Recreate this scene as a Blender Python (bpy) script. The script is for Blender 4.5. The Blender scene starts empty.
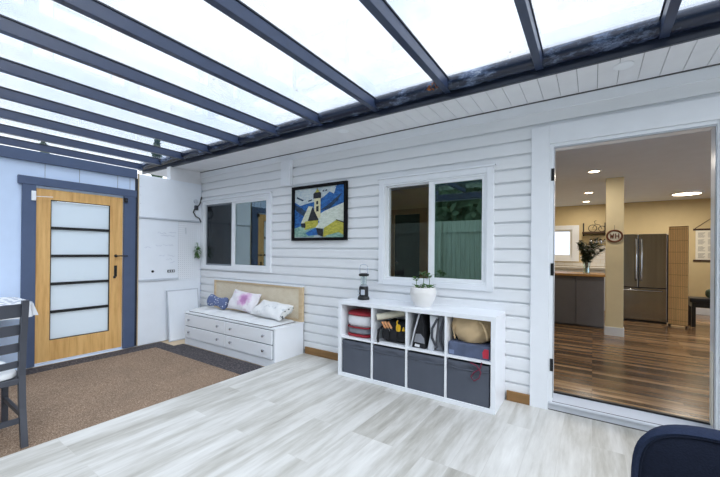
import bpy, bmesh, math, random
from mathutils import Vector, Matrix, Euler
random.seed(7)
S = bpy.context.scene
COL = S.collection
R = math.radians

# ------------------------------------------------------------------ camera, sky, light, exposure
cam_d = bpy.data.cameras.new('camera')
cam = bpy.data.objects.new('camera', cam_d); COL.objects.link(cam)
cam_d.sensor_width = 36.0
cam_d.lens = 346.0 / 720 * 36
cam_d.shift_y = (250.4 - 238.5) / 720
cam_d.clip_start = 0.05
def cam_matrix(yaw, pitch, roll):
    f = Vector((math.sin(yaw) * math.cos(pitch), math.cos(yaw) * math.cos(pitch), math.sin(pitch)))
    r0 = Vector((math.cos(yaw), -math.sin(yaw), 0)); u0 = r0.cross(f)
    r = r0 * math.cos(roll) + u0 * math.sin(roll); u = r.cross(f)
    return Matrix((r, u, -f)).transposed()
cam.matrix_world = Matrix.Translation((0, -3.25, 1.29)) @ cam_matrix(R(-33.95), R(0.15), R(0.5)).to_4x4()
S.camera = cam

W = bpy.data.worlds.new('overcast_sky'); S.world = W; W.use_nodes = True
wn = W.node_tree; wn.nodes.clear()
wo = wn.nodes.new('ShaderNodeOutputWorld'); wb = wn.nodes.new('ShaderNodeBackground')
wtc = wn.nodes.new('ShaderNodeTexCoord'); wnz = wn.nodes.new('ShaderNodeTexNoise'); wr = wn.nodes.new('ShaderNodeValToRGB')
wnz.inputs['Scale'].default_value = 2.2; wnz.inputs['Detail'].default_value = 5
wr.color_ramp.elements[0].position = 0.35; wr.color_ramp.elements[0].color = (0.62, 0.74, 0.95, 1)
wr.color_ramp.elements[1].position = 0.62; wr.color_ramp.elements[1].color = (0.92, 0.96, 1.0, 1)
wn.links.new(wtc.outputs['Generated'], wnz.inputs['Vector']); wn.links.new(wnz.outputs['Fac'], wr.inputs['Fac'])
wn.links.new(wr.outputs['Color'], wb.inputs['Color']); wb.inputs['Strength'].default_value = 1.45
wn.links.new(wb.outputs['Background'], wo.inputs['Surface'])

sun_d = bpy.data.lights.new('sun', 'SUN'); sun = bpy.data.objects.new('sun', sun_d); COL.objects.link(sun)
sun_d.energy = 2.3; sun_d.angle = R(60); sun_d.color = (0.96, 0.98, 1.0)
sun.rotation_euler = (R(52), 0, R(74))          # soft daylight from the garden side, above

S.view_settings.view_transform = 'Standard'; S.view_settings.look = 'None'
S.view_settings.gamma = 1; S.view_settings.use_curve_mapping = False
S.view_settings.exposure = 0.46
S.cycles.use_denoising = True
S.cycles.max_bounces = 10; S.cycles.transparent_max_bounces = 16
S.cycles.sample_clamp_indirect = 6

# ------------------------------------------------------------------ materials
def lin(c):
    def f(v):
        v /= 255.0
        return v / 12.92 if v <= 0.04045 else ((v + 0.055) / 1.055) ** 2.4
    return tuple(f(v) for v in c) + (1,)
def new_mat(name):
    m = bpy.data.materials.new(name); m.use_nodes = True
    nt = m.node_tree
    return m, nt, nt.nodes['Principled BSDF']
def coords(nt, scale=(1, 1, 1), swap=None):
    tc = nt.nodes.new('ShaderNodeTexCoord'); mp = nt.nodes.new('ShaderNodeMapping')
    mp.inputs['Scale'].default_value = scale
    src = tc.outputs['Object']
    if swap:
        sp = nt.nodes.new('ShaderNodeSeparateXYZ'); cb = nt.nodes.new('ShaderNodeCombineXYZ')
        nt.links.new(src, sp.inputs[0])
        for i, a in enumerate(swap): nt.links.new(sp.outputs[a], cb.inputs[i])
        src = cb.outputs[0]
    nt.links.new(src, mp.inputs['Vector'])
    return mp.outputs['Vector']
def ramp(nt, fac, stops):
    r = nt.nodes.new('ShaderNodeValToRGB'); e = r.color_ramp.elements
    while len(e) < len(stops): e.new(0.5)
    for el, (p, c) in zip(e, stops): el.position = p; el.color = c
    nt.links.new(fac, r.inputs['Fac']); return r.outputs['Color']
def noise(nt, vec, scale, detail=4, rough=0.55):
    n = nt.nodes.new('ShaderNodeTexNoise'); n.inputs['Scale'].default_value = scale
    n.inputs['Detail'].default_value = detail; n.inputs['Roughness'].default_value = rough
    nt.links.new(vec, n.inputs['Vector']); return n.outputs['Fac']
def bump(nt, b, fac, strength, dist=0.01):
    bp = nt.nodes.new('ShaderNodeBump'); bp.inputs['Strength'].default_value = strength; bp.inputs['Distance'].default_value = dist
    nt.links.new(fac, bp.inputs['Height']); nt.links.new(bp.outputs['Normal'], b.inputs['Normal'])
def mixc(nt, fac, a, b, mode='MIX'):
    n = nt.nodes.new('ShaderNodeMix'); n.data_type = 'RGBA'; n.blend_type = mode
    for s, v in ((0, fac), (6, a), (7, b)):
        if hasattr(v, 'links'): nt.links.new(v, n.inputs[s])
        else: n.inputs[s].default_value = v
    return n.outputs[2]
def scaled(c, k): return tuple(min(1, v * k) for v in c[:3]) + (1,)
def plain(name, rgb, rough=0.5, metal=0.0, var=0.08, scale=6.0, stretch=(1, 1, 1), bmp=0.0, spec=0.5, coat=0.0):
    m, nt, b = new_mat(name); c = lin(rgb)
    v = coords(nt, stretch); f = noise(nt, v, scale)
    nt.links.new(ramp(nt, f, [(0.3, scaled(c, 1 - var)), (0.7, scaled(c, 1 + var))]), b.inputs['Base Color'])
    b.inputs['Roughness'].default_value = rough; b.inputs['Metallic'].default_value = metal
    b.inputs['Specular IOR Level'].default_value = spec; b.inputs['Coat Weight'].default_value = coat
    if bmp: bump(nt, b, f, bmp)
    return m
def planks(name, swap, length, width, stops, grain, rough, mortar, bmp=0.15, streak=0.35, coat=0.0):
    m, nt, b = new_mat(name)
    v = coords(nt, (1, 1, 1), swap)
    br = nt.nodes.new('ShaderNodeTexBrick'); br.offset = 0.37; br.offset_frequency = 3
    br.inputs['Color1'].default_value = (0, 0, 0, 1); br.inputs['Color2'].default_value = (1, 1, 1, 1); br.inputs['Mortar'].default_value = (0.5, 0.5, 0.5, 1)
    br.inputs['Scale'].default_value = 1; br.inputs['Brick Width'].default_value = length; br.inputs['Row Height'].default_value = width
    br.inputs['Mortar Size'].default_value = 0.0012; br.inputs['Bias'].default_value = 0
    nt.links.new(v, br.inputs['Vector'])
    gv = coords(nt, grain, swap)
    # shift the grain per plank so neighbours do not continue each other
    ad = nt.nodes.new('ShaderNodeVectorMath'); ad.operation = 'MULTIPLY_ADD'; ad.inputs[1].default_value = (9.3, 5.1, 7.7)
    nt.links.new(br.outputs['Color'], ad.inputs[0]); nt.links.new(gv, ad.inputs[2])
    g = noise(nt, ad.outputs[0], 1.0, 6, 0.6)
    g2 = noise(nt, ad.outputs[0], 4.0, 5, 0.65)
    mx = nt.nodes.new('ShaderNodeMath'); mx.operation = 'MULTIPLY_ADD'; mx.inputs[1].default_value = 0.35
    sm = nt.nodes.new('ShaderNodeMath'); sm.operation = 'MULTIPLY_ADD'; sm.inputs[1].default_value = 0.25
    nt.links.new(g2, sm.inputs[0]); nt.links.new(g, sm.inputs[2])
    sb = nt.nodes.new('ShaderNodeMath'); sb.operation = 'SUBTRACT'; sb.inputs[1].default_value = 0.12 + 0.5 * streak
    nt.links.new(sm.outputs[0], sb.inputs[0])
    nt.links.new(br.outputs['Color'], mx.inputs[0])
    mx.inputs[1].default_value = streak; nt.links.new(sb.outputs[0], mx.inputs[2])
    col = ramp(nt, mx.outputs[0], stops)
    col = mixc(nt, br.outputs['Fac'], col, lin(mortar))
    nt.links.new(col, b.inputs['Base Color']); b.inputs['Roughness'].default_value = rough
    b.inputs['Coat Weight'].default_value = coat; b.inputs['Coat Roughness'].default_value = 0.18
    iv = nt.nodes.new('ShaderNodeMath'); iv.operation = 'SUBTRACT'; iv.inputs[0].default_value = 1
    nt.links.new(br.outputs['Fac'], iv.inputs[1]); bump(nt, b, iv.outputs[0], bmp, 0.002)
    return m
def pane(name, tint, refl, rtint=(1, 1, 1, 1), rough=0.0, dirt=0.0):
    m, nt, b = new_mat(name); nt.nodes.remove(b)
    out = nt.nodes['Material Output']
    tr = nt.nodes.new('ShaderNodeBsdfTransparent'); gl = nt.nodes.new('ShaderNodeBsdfGlossy'); mx = nt.nodes.new('ShaderNodeMixShader')
    tr.inputs['Color'].default_value = tint; gl.inputs['Color'].default_value = rtint; gl.inputs['Roughness'].default_value = rough
    lw = nt.nodes.new('ShaderNodeLayerWeight'); lw.inputs['Blend'].default_value = 0.25
    ma = nt.nodes.new('ShaderNodeMath'); ma.operation = 'MULTIPLY_ADD'; ma.inputs[1].default_value = 0.5; ma.inputs[2].default_value = refl
    nt.links.new(lw.outputs['Fresnel'], ma.inputs[0]); nt.links.new(ma.outputs[0], mx.inputs['Fac'])
    if dirt:
        v = coords(nt); f = noise(nt, v, 7.0, 6, 0.75)
        cr = ramp(nt, f, [(0.5, tint), (0.78, scaled(tint, 0.93))])
        vo = nt.nodes.new('ShaderNodeTexVoronoi'); vo.inputs['Scale'].default_value = 3.3; vo.feature = 'F1'
        nt.links.new(v, vo.inputs['Vector'])
        sp = ramp(nt, vo.outputs['Distance'], [(0.0, (0.35, 0.33, 0.3, 1)), (0.045, (1, 1, 1, 1))])
        nt.links.new(mixc(nt, 1.0, cr, sp, 'MULTIPLY'), tr.inputs['Color'])
    nt.links.new(tr.outputs[0], mx.inputs[1]); nt.links.new(gl.outputs[0], mx.inputs[2]); nt.links.new(mx.outputs[0], out.inputs['Surface'])
    return m
def emit(name, rgb, strength):
    m, nt, b = new_mat(name)
    b.inputs['Base Color'].default_value = (0.8, 0.8, 0.8, 1); b.inputs['Emission Color'].default_value = lin(rgb); b.inputs['Emission Strength'].default_value = strength
    return m

M = {}
M['siding'] = plain('white_siding_paint', (236, 238, 241), 0.55, var=0.03, scale=3, stretch=(0.5, 1, 3))
M['trim'] = plain('white_trim_paint', (238, 241, 246), 0.45, var=0.02)
M['vinyl'] = plain('white_vinyl', (240, 243, 247), 0.3, var=0.015)
M['soffit'] = plain('white_soffit', (232, 233, 236), 0.55, var=0.03)
M['sill_grey'] = plain('grey_white_sill_paint', (206, 210, 218), 0.5, var=0.03)
M['gap'] = plain('shadow_gap_sealant', (88, 86, 88), 0.8)
M['white_furn'] = plain('white_laminate', (240, 243, 248), 0.35, var=0.015)
M['panel'] = plain('white_panel', (236, 242, 250), 0.4, var=0.015)
M['blue_wall'] = plain('pale_blue_wall_board', (203, 221, 247), 0.6, var=0.02)
M['slate'] = plain('slate_blue_paint', (76, 91, 121), 0.5, var=0.05)
M['navy_metal'] = plain('dark_blue_powder_coat', (46, 58, 84), 0.3, var=0.1, scale=12, spec=0.55)
M['black_cap'] = plain('dark_glazing_gasket', (34, 40, 54), 0.5, var=0.2, scale=30)
M['charcoal'] = plain('charcoal_paint', (62, 65, 74), 0.45, var=0.06)
M['black'] = plain('black_plastic', (18, 19, 22), 0.4)
M['frame_black'] = plain('matt_black_frame', (14, 14, 16), 0.75, spec=0.2)
M['screen_grey'] = plain('grey_screen_frame', (128, 134, 142), 0.5)
M['gutter_dark'] = plain('dark_gutter_lip', (30, 38, 56), 0.3)
M['chrome'] = plain('chrome', (205, 208, 214), 0.18, 1.0, var=0.03)
M['alu'] = plain('brushed_aluminium', (196, 200, 208), 0.35, 0.85, var=0.05, scale=20, stretch=(0.1, 8, 8))
M['knob'] = plain('polished_knob', (200, 202, 208), 0.25, 0.9, var=0.03)
M['bin'] = plain('grey_bin_fabric', (84, 89, 101), 0.85, var=0.08, scale=4, bmp=0.2)
M['brown_board'] = plain('bare_brown_board', (140, 104, 62), 0.7, var=0.15, scale=5, stretch=(0.6, 4, 8))
M['raw_ply'] = plain('raw_plywood', (206, 184, 154), 0.7, var=0.1, scale=4)
M['cushion'] = plain('white_cushion_cloth', (222, 224, 226), 0.9, var=0.05, scale=9, bmp=0.25)
M['dark_edge'] = plain('dark_cushion_edge', (92, 86, 80), 0.9)
M['yellow_wall'] = plain('pale_yellow_wall', (210, 190, 146), 0.7, var=0.03)
M['cream_post'] = plain('cream_post_paint', (238, 222, 182), 0.6, var=0.03)
M['kit_ceiling'] = plain('matt_ceiling_paint', (222, 229, 244), 0.8, var=0.02)
M['dark_door'] = plain('dark_interior_door', (44, 46, 52), 0.5)
M['tan_casing'] = plain('tan_casing', (170, 140, 104), 0.6)
M['cab_grey'] = plain('grey_cabinet_paint', (108, 106, 110), 0.5, var=0.05)
M['butcher'] = plain('oiled_butcher_block', (186, 140, 84), 0.4, var=0.15, scale=5, stretch=(0.6, 6, 3))
M['steel'] = plain('dark_stainless_steel', (158, 152, 146), 0.22, 0.95, var=0.1, scale=4, stretch=(8, 8, 0.15))
M['steel_dark'] = plain('fridge_case', (52, 50, 50), 0.4, 0.4)
M['slat'] = plain('tan_bamboo_slats', (228, 190, 134), 0.6, var=0.1, scale=5, stretch=(8, 8, 0.3))
M['slat_line'] = plain('brown_slat_cord', (132, 96, 60), 0.7)
M['leather'] = plain('black_leatherette', (22, 20, 22), 0.4)
M['black_wood'] = plain('black_lacquer', (20, 18, 18), 0.35)
M['paper'] = plain('cream_paper', (232, 228, 214), 0.8, var=0.02)
M['ink'] = plain('printed_ink', (90, 88, 86), 0.9)
M['dark_wood'] = plain('dark_wood_rod', (64, 42, 26), 0.5)
M['sign_wood'] = plain('brown_wood_sign', (112, 62, 34), 0.6, var=0.15)
M['leaf'] = plain('green_leaf', (78, 116, 58), 0.5, var=0.3, scale=14)
M['leaf_dark'] = plain('eucalyptus_leaf', (70, 84, 62), 0.6, var=0.3, scale=14)
M['tree_leaf'] = plain('tree_foliage', (58, 84, 62), 0.7, var=0.35, scale=2)
M['bark'] = plain('bark', (78, 64, 54), 0.9, var=0.25, scale=8)
M['pot'] = plain('matt_white_ceramic', (232, 230, 228), 0.45, var=0.02)
M['soil'] = plain('dark_soil', (46, 36, 30), 0.95, var=0.3, scale=60, bmp=0.5)
M['navy_fabric_shaded'] = plain('navy_upholstery_shaded', (24, 30, 46), 0.92, var=0.16, scale=220, bmp=0.25, spec=0.2)  # darker copy of the navy cloth, shade of the hollow back put into colour
M['navy_rim_lit'] = plain('navy_upholstery_border_lit', (36, 45, 67), 0.92, var=0.14, scale=220, bmp=0.25, spec=0.2)  # lighter copy of the same navy cloth for the better lit rim
M['red'] = plain('red_trim', (150, 24, 40), 0.5)
M['clear_bag'] = plain('white_bedding_in_bag', (224, 224, 228), 0.5, var=0.08, scale=10, bmp=0.4)
M['grey_bag'] = plain('grey_bag_cloth', (128, 130, 138), 0.8, var=0.2, scale=9, bmp=0.4)
M['white_bag'] = plain('white_bag_cloth', (214, 216, 222), 0.8, var=0.1, scale=9, bmp=0.3)
M['black_fabric'] = plain('black_bag_fabric', (24, 25, 30), 0.85, var=0.2, scale=20, bmp=0.3)
M['tan_bag'] = plain('tan_tote_canvas', (196, 170, 132), 0.7, var=0.1, scale=7, bmp=0.35)
M['yellow'] = plain('yellow_tool_plastic', (226, 178, 28), 0.4)
M['orange'] = plain('peach_tool_handle', (222, 160, 112), 0.5)
M['navy_box'] = plain('blue_grey_box_board', (82, 92, 118), 0.6, var=0.2, scale=12)
M['blue_pale'] = plain('pale_blue_label', (120, 134, 166), 0.6)
M['pink_label'] = plain('pink_red_label', (196, 46, 70), 0.6)
M['maroon'] = plain('maroon_ribbon', (112, 32, 60), 0.6)
M['roll_paper'] = plain('rolled_cream_paper', (206, 202, 184), 0.7)
M['marker'] = plain('faint_marker_ink', (198, 206, 222), 0.6)
M['grey_frame'] = plain('grey_alu_edge', (196, 202, 212), 0.45, 0.0)
M['ground'] = plain('yard_gravel', (128, 124, 114), 0.95, var=0.25, scale=40)
M['fence'] = plain('weathered_green_grey_board', (132, 150, 140), 0.8, var=0.2, scale=3, stretch=(6, 1, 0.4))
M['brown_leaf'] = plain('dead_brown_leaf', (158, 96, 44), 0.8, var=0.4, scale=40)
M['tile'] = plain('white_glazed_tile', (226, 222, 216), 0.25, var=0.03)
M['glass_v'] = pane('clear_glass', (0.9, 0.95, 0.93, 1), 0.05)
M['roof_pane'] = pane('roof_glazing', (0.97, 0.985, 1, 1), 0.02, dirt=1)
M['pane_clear'] = pane('window_glass', (0.86, 0.9, 0.9, 1), 0.03)
M['pane_green'] = pane('coated_window_glass', (0.3, 0.42, 0.38, 1), 0.40, (0.84, 1.0, 0.94, 1))
M['pane_blue'] = pane('coated_window_glass_blue', (0.4, 0.5, 0.52, 1), 0.26, (0.9, 1.0, 1.0, 1))
M['screen'] = pane('insect_screen', (0.30, 0.33, 0.36, 1), 0.015)
M['lamp_warm'] = emit('warm_lamp', (255, 226, 180), 9)
M['lamp_flush'] = emit('flush_lamp', (255, 232, 200), 7)
M['day_pane'] = pane('back_window_glass', (0.95, 0.98, 1, 1), 0.02)

def m_oak():
    m, nt, b = new_mat('oak_door_wood'); v = coords(nt, (14, 14, 1.1)); f = noise(nt, v, 1.6, 6, 0.65)
    nt.links.new(ramp(nt, f, [(0.28, lin((196, 146, 82))), (0.55, lin((224, 178, 112))), (0.8, lin((234, 194, 132)))]), b.inputs['Base Color'])
    b.inputs['Roughness'].default_value = 0.45; return m
M['oak'] = m_oak()
def m_pale_wood():
    m, nt, b = new_mat('pale_wood'); v = coords(nt, (2, 14, 14)); f = noise(nt, v, 1.6, 5)
    nt.links.new(ramp(nt, f, [(0.3, lin((198, 172, 134))), (0.7, lin((222, 200, 166)))]), b.inputs['Base Color'])
    b.inputs['Roughness'].default_value = 0.5; return m
M['pale_wood'] = m_pale_wood()
def m_cane():
    m, nt, b = new_mat('woven_cane'); v = coords(nt, (1, 1, 1), (0, 2, 1))
    br = nt.nodes.new('ShaderNodeTexBrick'); br.inputs['Scale'].default_value = 1; br.inputs['Brick Width'].default_value = 0.03; br.inputs['Row Height'].default_value = 0.015
    br.inputs['Mortar Size'].default_value = 0.0022; br.inputs['Color1'].default_value = lin((240, 230, 210)); br.inputs['Color2'].default_value = lin((230, 217, 194)); br.inputs['Mortar'].default_value = lin((200, 182, 152))
    nt.links.new(v, br.inputs['Vector']); f = noise(nt, v, 9, 3)
    nt.links.new(mixc(nt, 0.25, br.outputs['Color'], ramp(nt, f, [(0.3, lin((214, 198, 170))), (0.7, lin((244, 235, 216)))])), b.inputs['Base Color'])
    b.inputs['Roughness'].default_value = 0.7; return m
M['cane'] = m_cane()
def m_carpet():
    m, nt, b = new_mat('brown_speckled_carpet'); v = coords(nt)
    f = noise(nt, v, 135, 4, 0.85); g = noise(nt, v, 2.2, 4)
    c = ramp(nt, f, [(0.34, lin((80, 67, 56))), (0.5, lin((138, 116, 98))), (0.66, lin((198, 177, 156)))])
    nt.links.new(mixc(nt, 1.0, c, ramp(nt, g, [(0.3, (0.86, 0.86, 0.86, 1)), (0.7, (1.08, 1.06, 1.04, 1))]), 'MULTIPLY'), b.inputs['Base Color'])
    b.inputs['Roughness'].default_value = 1; b.inputs['Specular IOR Level'].default_value = 0.1; bump(nt, b, f, 0.6, 0.006); return m
M['carpet'] = m_carpet()
def m_mat():
    m, nt, b = new_mat('dark_ribbed_mat'); v = coords(nt, (1, 1, 1))
    ck = nt.nodes.new('ShaderNodeTexVoronoi'); ck.inputs['Scale'].default_value = 45; nt.links.new(v, ck.inputs['Vector'])
    nt.links.new(ramp(nt, ck.outputs['Distance'], [(0.1, lin((112, 104, 104))), (0.5, lin((58, 54, 58)))]), b.inputs['Base Color'])
    b.inputs['Roughness'].default_value = 0.9; bump(nt, b, ck.outputs['Distance'], 0.4, 0.005); return m
M['mat'] = m_mat()
M['deck'] = planks('pale_grey_plank_floor', (1, 0, 2), 1.22, 0.178, [(0.12, lin((136, 131, 121))), (0.38, lin((182, 179, 171))), (0.58, lin((207, 205, 200))), (0.85, lin((227, 226, 222)))], (0.9, 7, 1), 0.42, (196, 193, 187), streak=0.2)
M['kit_floor'] = planks('brown_plank_floor', (0, 1, 2), 0.95, 0.066, [(0.1, lin((62, 43, 30))), (0.38, lin((118, 87, 60))), (0.62, lin((162, 126, 90))), (0.9, lin((204, 168, 128)))], (1.8, 24, 1), 0.22, (46, 32, 24), streak=0.6, coat=0.3)
def m_frost():
    m, nt, b = new_mat('frosted_glass'); out = nt.nodes['Material Output']
    b.inputs['Base Color'].default_value = lin((224, 234, 242)); b.inputs['Roughness'].default_value = 0.35
    t = nt.nodes.new('ShaderNodeBsdfTranslucent'); t.inputs['Color'].default_value = lin((244, 250, 254))
    mx = nt.nodes.new('ShaderNodeMixShader'); mx.inputs[0].default_value = 0.5
    nt.links.new(b.outputs[0], mx.inputs[1]); nt.links.new(t.outputs[0], mx.inputs[2]); nt.links.new(mx.outputs[0], out.inputs['Surface'])
    v = coords(nt); bump(nt, b, noise(nt, v, 120, 2), 0.1); return m
M['frost'] = m_frost()
def m_gutter():
    m, nt, b = new_mat('dark_gutter_with_lime_spots'); v = coords(nt)
    f = noise(nt, coords(nt, (0.35, 1, 1)), 30, 6, 0.8); g = noise(nt, v, 2.4, 3)
    ad = nt.nodes.new('ShaderNodeMath'); ad.operation = 'MULTIPLY'; nt.links.new(f, ad.inputs[0]); nt.links.new(g, ad.inputs[1])
    nt.links.new(ramp(nt, ad.outputs[0], [(0.27, lin((28, 37, 58))), (0.36, lin((96, 112, 142))), (0.45, lin((190, 198, 214)))]), b.inputs['Base Color'])
    b.inputs['Roughness'].default_value = 0.22; return m
M['gutter'] = m_gutter()
def m_floral():
    m, nt, b = new_mat('white_cloth_with_pink_flowers'); v = coords(nt)
    tc = nt.nodes.new('ShaderNodeTexCoord')
    d = nt.nodes.new('ShaderNodeVectorMath'); d.operation = 'DISTANCE'; d.inputs[1].default_value = (0.05, -0.06, 0.16)
    nt.links.new(tc.outputs['Object'], d.inputs[0])
    n = noise(nt, v, 14, 4, 0.7)
    a = nt.nodes.new('ShaderNodeMath'); a.operation = 'MULTIPLY_ADD'; a.inputs[1].default_value = 0.22; nt.links.new(n, a.inputs[0]); nt.links.new(d.outputs['Value'], a.inputs[2])
    flower = ramp(nt, a.outputs[0], [(0.14, lin((196, 138, 190))), (0.18, lin((224, 182, 218))), (0.235, lin((242, 240, 243)))])
    n2 = noise(nt, v, 11, 3)
    petals = ramp(nt, n2, [(0.62, lin((244, 243, 245))), (0.72, lin((226, 206, 222)))])
    nt.links.new(mixc(nt, 1.0, flower, petals, 'MULTIPLY'), b.inputs['Base Color']); b.inputs['Roughness'].default_value = 0.9; return m
M['floral'] = m_floral()
def m_dots(name, base, dot, scale, thr=0.22):
    m, nt, b = new_mat(name); v = coords(nt)
    vo = nt.nodes.new('ShaderNodeTexVoronoi'); vo.inputs['Scale'].default_value = scale; vo.inputs['Randomness'].default_value = 0.55; nt.links.new(v, vo.inputs['Vector'])
    nt.links.new(ramp(nt, vo.outputs['Distance'], [(thr, lin(dot)), (thr + 0.06, lin(base))]), b.inputs['Base Color']); b.inputs['Roughness'].default_value = 0.9; return m
M['dots'] = m_dots('blue_cloth_with_white_dots', (96, 110, 150), (214, 220, 234), 26)
M['cloth'] = m_dots('white_tablecloth_with_grey_print', (224, 226, 230), (126, 136, 156), 15, 0.3)
def m_print():
    m, nt, b = new_mat('white_cloth_with_faint_print'); v = coords(nt)
    f = noise(nt, v, 10, 5, 0.7)
    nt.links.new(ramp(nt, f, [(0.3, lin((176, 184, 190))), (0.42, lin((228, 229, 230))), (0.7, lin((238, 238, 238)))]), b.inputs['Base Color']); b.inputs['Roughness'].default_value = 0.9
    bump(nt, b, f, 0.4); return m
M['print'] = m_print()
M['dark_print'] = m_dots('cloth_end_with_dark_print', (206, 206, 202), (66, 70, 74), 30, 0.34)
def m_peg():
    m, nt, b = new_mat('white_pegboard'); v = coords(nt, (1, 1, 1), (1, 2, 0))
    mo = nt.nodes.new('ShaderNodeVectorMath'); mo.operation = 'MODULO'; mo.inputs[1].default_value = (0.032, 0.032, 10)
    ab = nt.nodes.new('ShaderNodeVectorMath'); ab.operation = 'ABSOLUTE'
    nt.links.new(v, ab.inputs[0]); nt.links.new(ab.outputs[0], mo.inputs[0])
    sp = nt.nodes.new('ShaderNodeSeparateXYZ'); nt.links.new(mo.outputs[0], sp.inputs[0])
    cb = nt.nodes.new('ShaderNodeCombineXYZ'); nt.links.new(sp.outputs[0], cb.inputs[0]); nt.links.new(sp.outputs[1], cb.inputs[1])
    d = nt.nodes.new('ShaderNodeVectorMath'); d.operation = 'DISTANCE'; d.inputs[1].default_value = (0.016, 0.016, 0); nt.links.new(cb.outputs[0], d.inputs[0])
    nt.links.new(ramp(nt, d.outputs['Value'], [(0.0035, lin((150, 156, 166))), (0.0045, lin((238, 242, 248)))]), b.inputs['Base Color']); b.inputs['Roughness'].default_value = 0.5; return m
M['peg'] = m_peg()
def paint(name, rgb, rgb2):
    m, nt, b = new_mat(name); v = coords(nt, (1, 1, 2.2)); f = noise(nt, v, 22, 5, 0.75)
    nt.links.new(ramp(nt, f, [(0.36, lin(rgb)), (0.62, lin(rgb2))]), b.inputs['Base Color']); b.inputs['Roughness'].default_value = 0.6; return m

# ------------------------------------------------------------------ mesh helpers
class MB:
    def __init__(s): s.v = []; s.f = []; s.m = []
    def add(s, vs, fs, mi=0):
        o = len(s.v); s.v += [tuple(p) for p in vs]
        for f in fs: s.f.append([i + o for i in f]); s.m.append(mi)
        return s
    def box(s, x0, x1, y0, y1, z0, z1, mi=0, rot=None, piv=None):
        vs = [Vector((x, y, z)) for z in (z0, z1) for y in (y0, y1) for x in (x0, x1)]
        if rot is not None:
            p = Vector(piv) if piv else sum(vs, Vector()) / 8
            vs = [p + rot @ (v - p) for v in vs]
        return s.add(vs, [(0, 2, 3, 1), (4, 5, 7, 6), (0, 1, 5, 4), (2, 6, 7, 3), (0, 4, 6, 2), (1, 3, 7, 5)], mi)
    def bar(s, a, b, w, h, mi=0, up=(0, 0, 1)):
        a = Vector(a); b = Vector(b); d = (b - a).normalized(); u = Vector(up)
        if abs(d.dot(u)) > 0.98: u = Vector((0, 1, 0))
        r = d.cross(u).normalized(); u = r.cross(d)
        vs = [p + r * (i * w / 2) + u * (j * h / 2) for p in (a, b) for i, j in ((-1, -1), (1, -1), (1, 1), (-1, 1))]
        return s.add(vs, [(3, 2, 1, 0), (4, 5, 6, 7), (0, 1, 5, 4), (1, 2, 6, 5), (2, 3, 7, 6), (3, 0, 4, 7)], mi)
    def tube(s, pts, r, n=8, mi=0, closed=False):
        pts = [Vector(p) for p in pts]; k = len(pts); rs = r if isinstance(r, (list, tuple)) else [r] * k
        vs = []; fs = []; pu = None
        for i, p in enumerate(pts):
            a = pts[i - 1] if (i > 0 or closed) else p; b = pts[(i + 1) % k] if (i < k - 1 or closed) else p
            d = (b - a).normalized()
            if pu is None:
                u = Vector((0, 0, 1)) if abs(d.z) < 0.9 else Vector((1, 0, 0))
            else: u = pu
            u = (u - d * u.dot(d)).normalized(); pu = u; w = d.cross(u)
            for j in range(n):
                t = 2 * math.pi * j / n; vs.append(p + (u * math.cos(t) + w * math.sin(t)) * rs[i])
        for i in range(k if closed else k - 1):
            for j in range(n):
                a = i * n; b = ((i + 1) % k) * n
                fs.append((a + j, b + j, b + (j + 1) % n, a + (j + 1) % n))
        if not closed:
            fs.append(tuple(range(n))); fs.append(tuple(range((k - 1) * n, k * n))[::-1])
        return s.add(vs, fs, mi)
    def lathe(s, prof, c=(0, 0, 0), n=24, mi=0, axis='z'):
        vs = []; fs = []
        for r, z in prof:
            for j in range(n):
                t = 2 * math.pi * j / n; x, y = r * math.cos(t), r * math.sin(t)
                p = (x, y, z) if axis == 'z' else ((z, x, y) if axis == 'x' else (y, z, x))
                vs.append((c[0] + p[0], c[1] + p[1], c[2] + p[2]))
        for i in range(len(prof) - 1):
            for j in range(n): fs.append((i * n + j, i * n + (j + 1) % n, (i + 1) * n + (j + 1) % n, (i + 1) * n + j))
        fs.append(tuple(range(n))[::-1]); fs.append(tuple(range((len(prof) - 1) * n, len(prof) * n)))
        return s.add(vs, fs, mi)
    def prism(s, poly, axis, a, b, mi=0):
        def P(u, v, w): return {'x': (w, u, v), 'y': (u, w, v), 'z': (u, v, w)}[axis]
        n = len(poly); vs = [P(u, v, a) for u, v in poly] + [P(u, v, b) for u, v in poly]
        fs = [tuple(range(n)), tuple(range(n, 2 * n))[::-1]] + [(i, n + i, n + (i + 1) % n, (i + 1) % n) for i in range(n)]
        return s.add(vs, fs, mi)
    def grid(s, fn, nu, nv, mi=0, flip=False):
        vs = [fn(i / (nu - 1), j / (nv - 1)) for i in range(nu) for j in range(nv)]
        fs = []
        for i in range(nu - 1):
            for j in range(nv - 1):
                q = (i * nv + j, (i + 1) * nv + j, (i + 1) * nv + j + 1, i * nv + j + 1)
                fs.append(q[::-1] if flip else q)
        return s.add(vs, fs, mi)
    def build(s, name, mat, parent=None, bevel=0.0, smooth=False, seg=2):
        me = bpy.data.meshes.new(name); me.from_pydata(s.v, [], s.f)
        for m in (mat if isinstance(mat, list) else [mat]): me.materials.append(M[m] if isinstance(m, str) else m)
        me.polygons.foreach_set('material_index', s.m); me.update()
        bm = bmesh.new(); bm.from_mesh(me); bmesh.ops.recalc_face_normals(bm, faces=bm.faces); bm.to_mesh(me); bm.free()
        if smooth:
            me.shade_smooth(); me.set_sharp_from_angle(angle=R(42))
        o = bpy.data.objects.new(name, me); COL.objects.link(o)
        if parent is not None: o.parent = parent
        if bevel:
            b = o.modifiers.new('bevel', 'BEVEL'); b.width = bevel; b.segments = seg; b.limit_method = 'ANGLE'; b.angle_limit = R(50)
        return o
def tag(o, label, cat, group=None, kind=None):
    o['label'] = label; o['category'] = cat
    if group: o['group'] = group
    if kind: o['kind'] = kind
    return o
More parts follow.
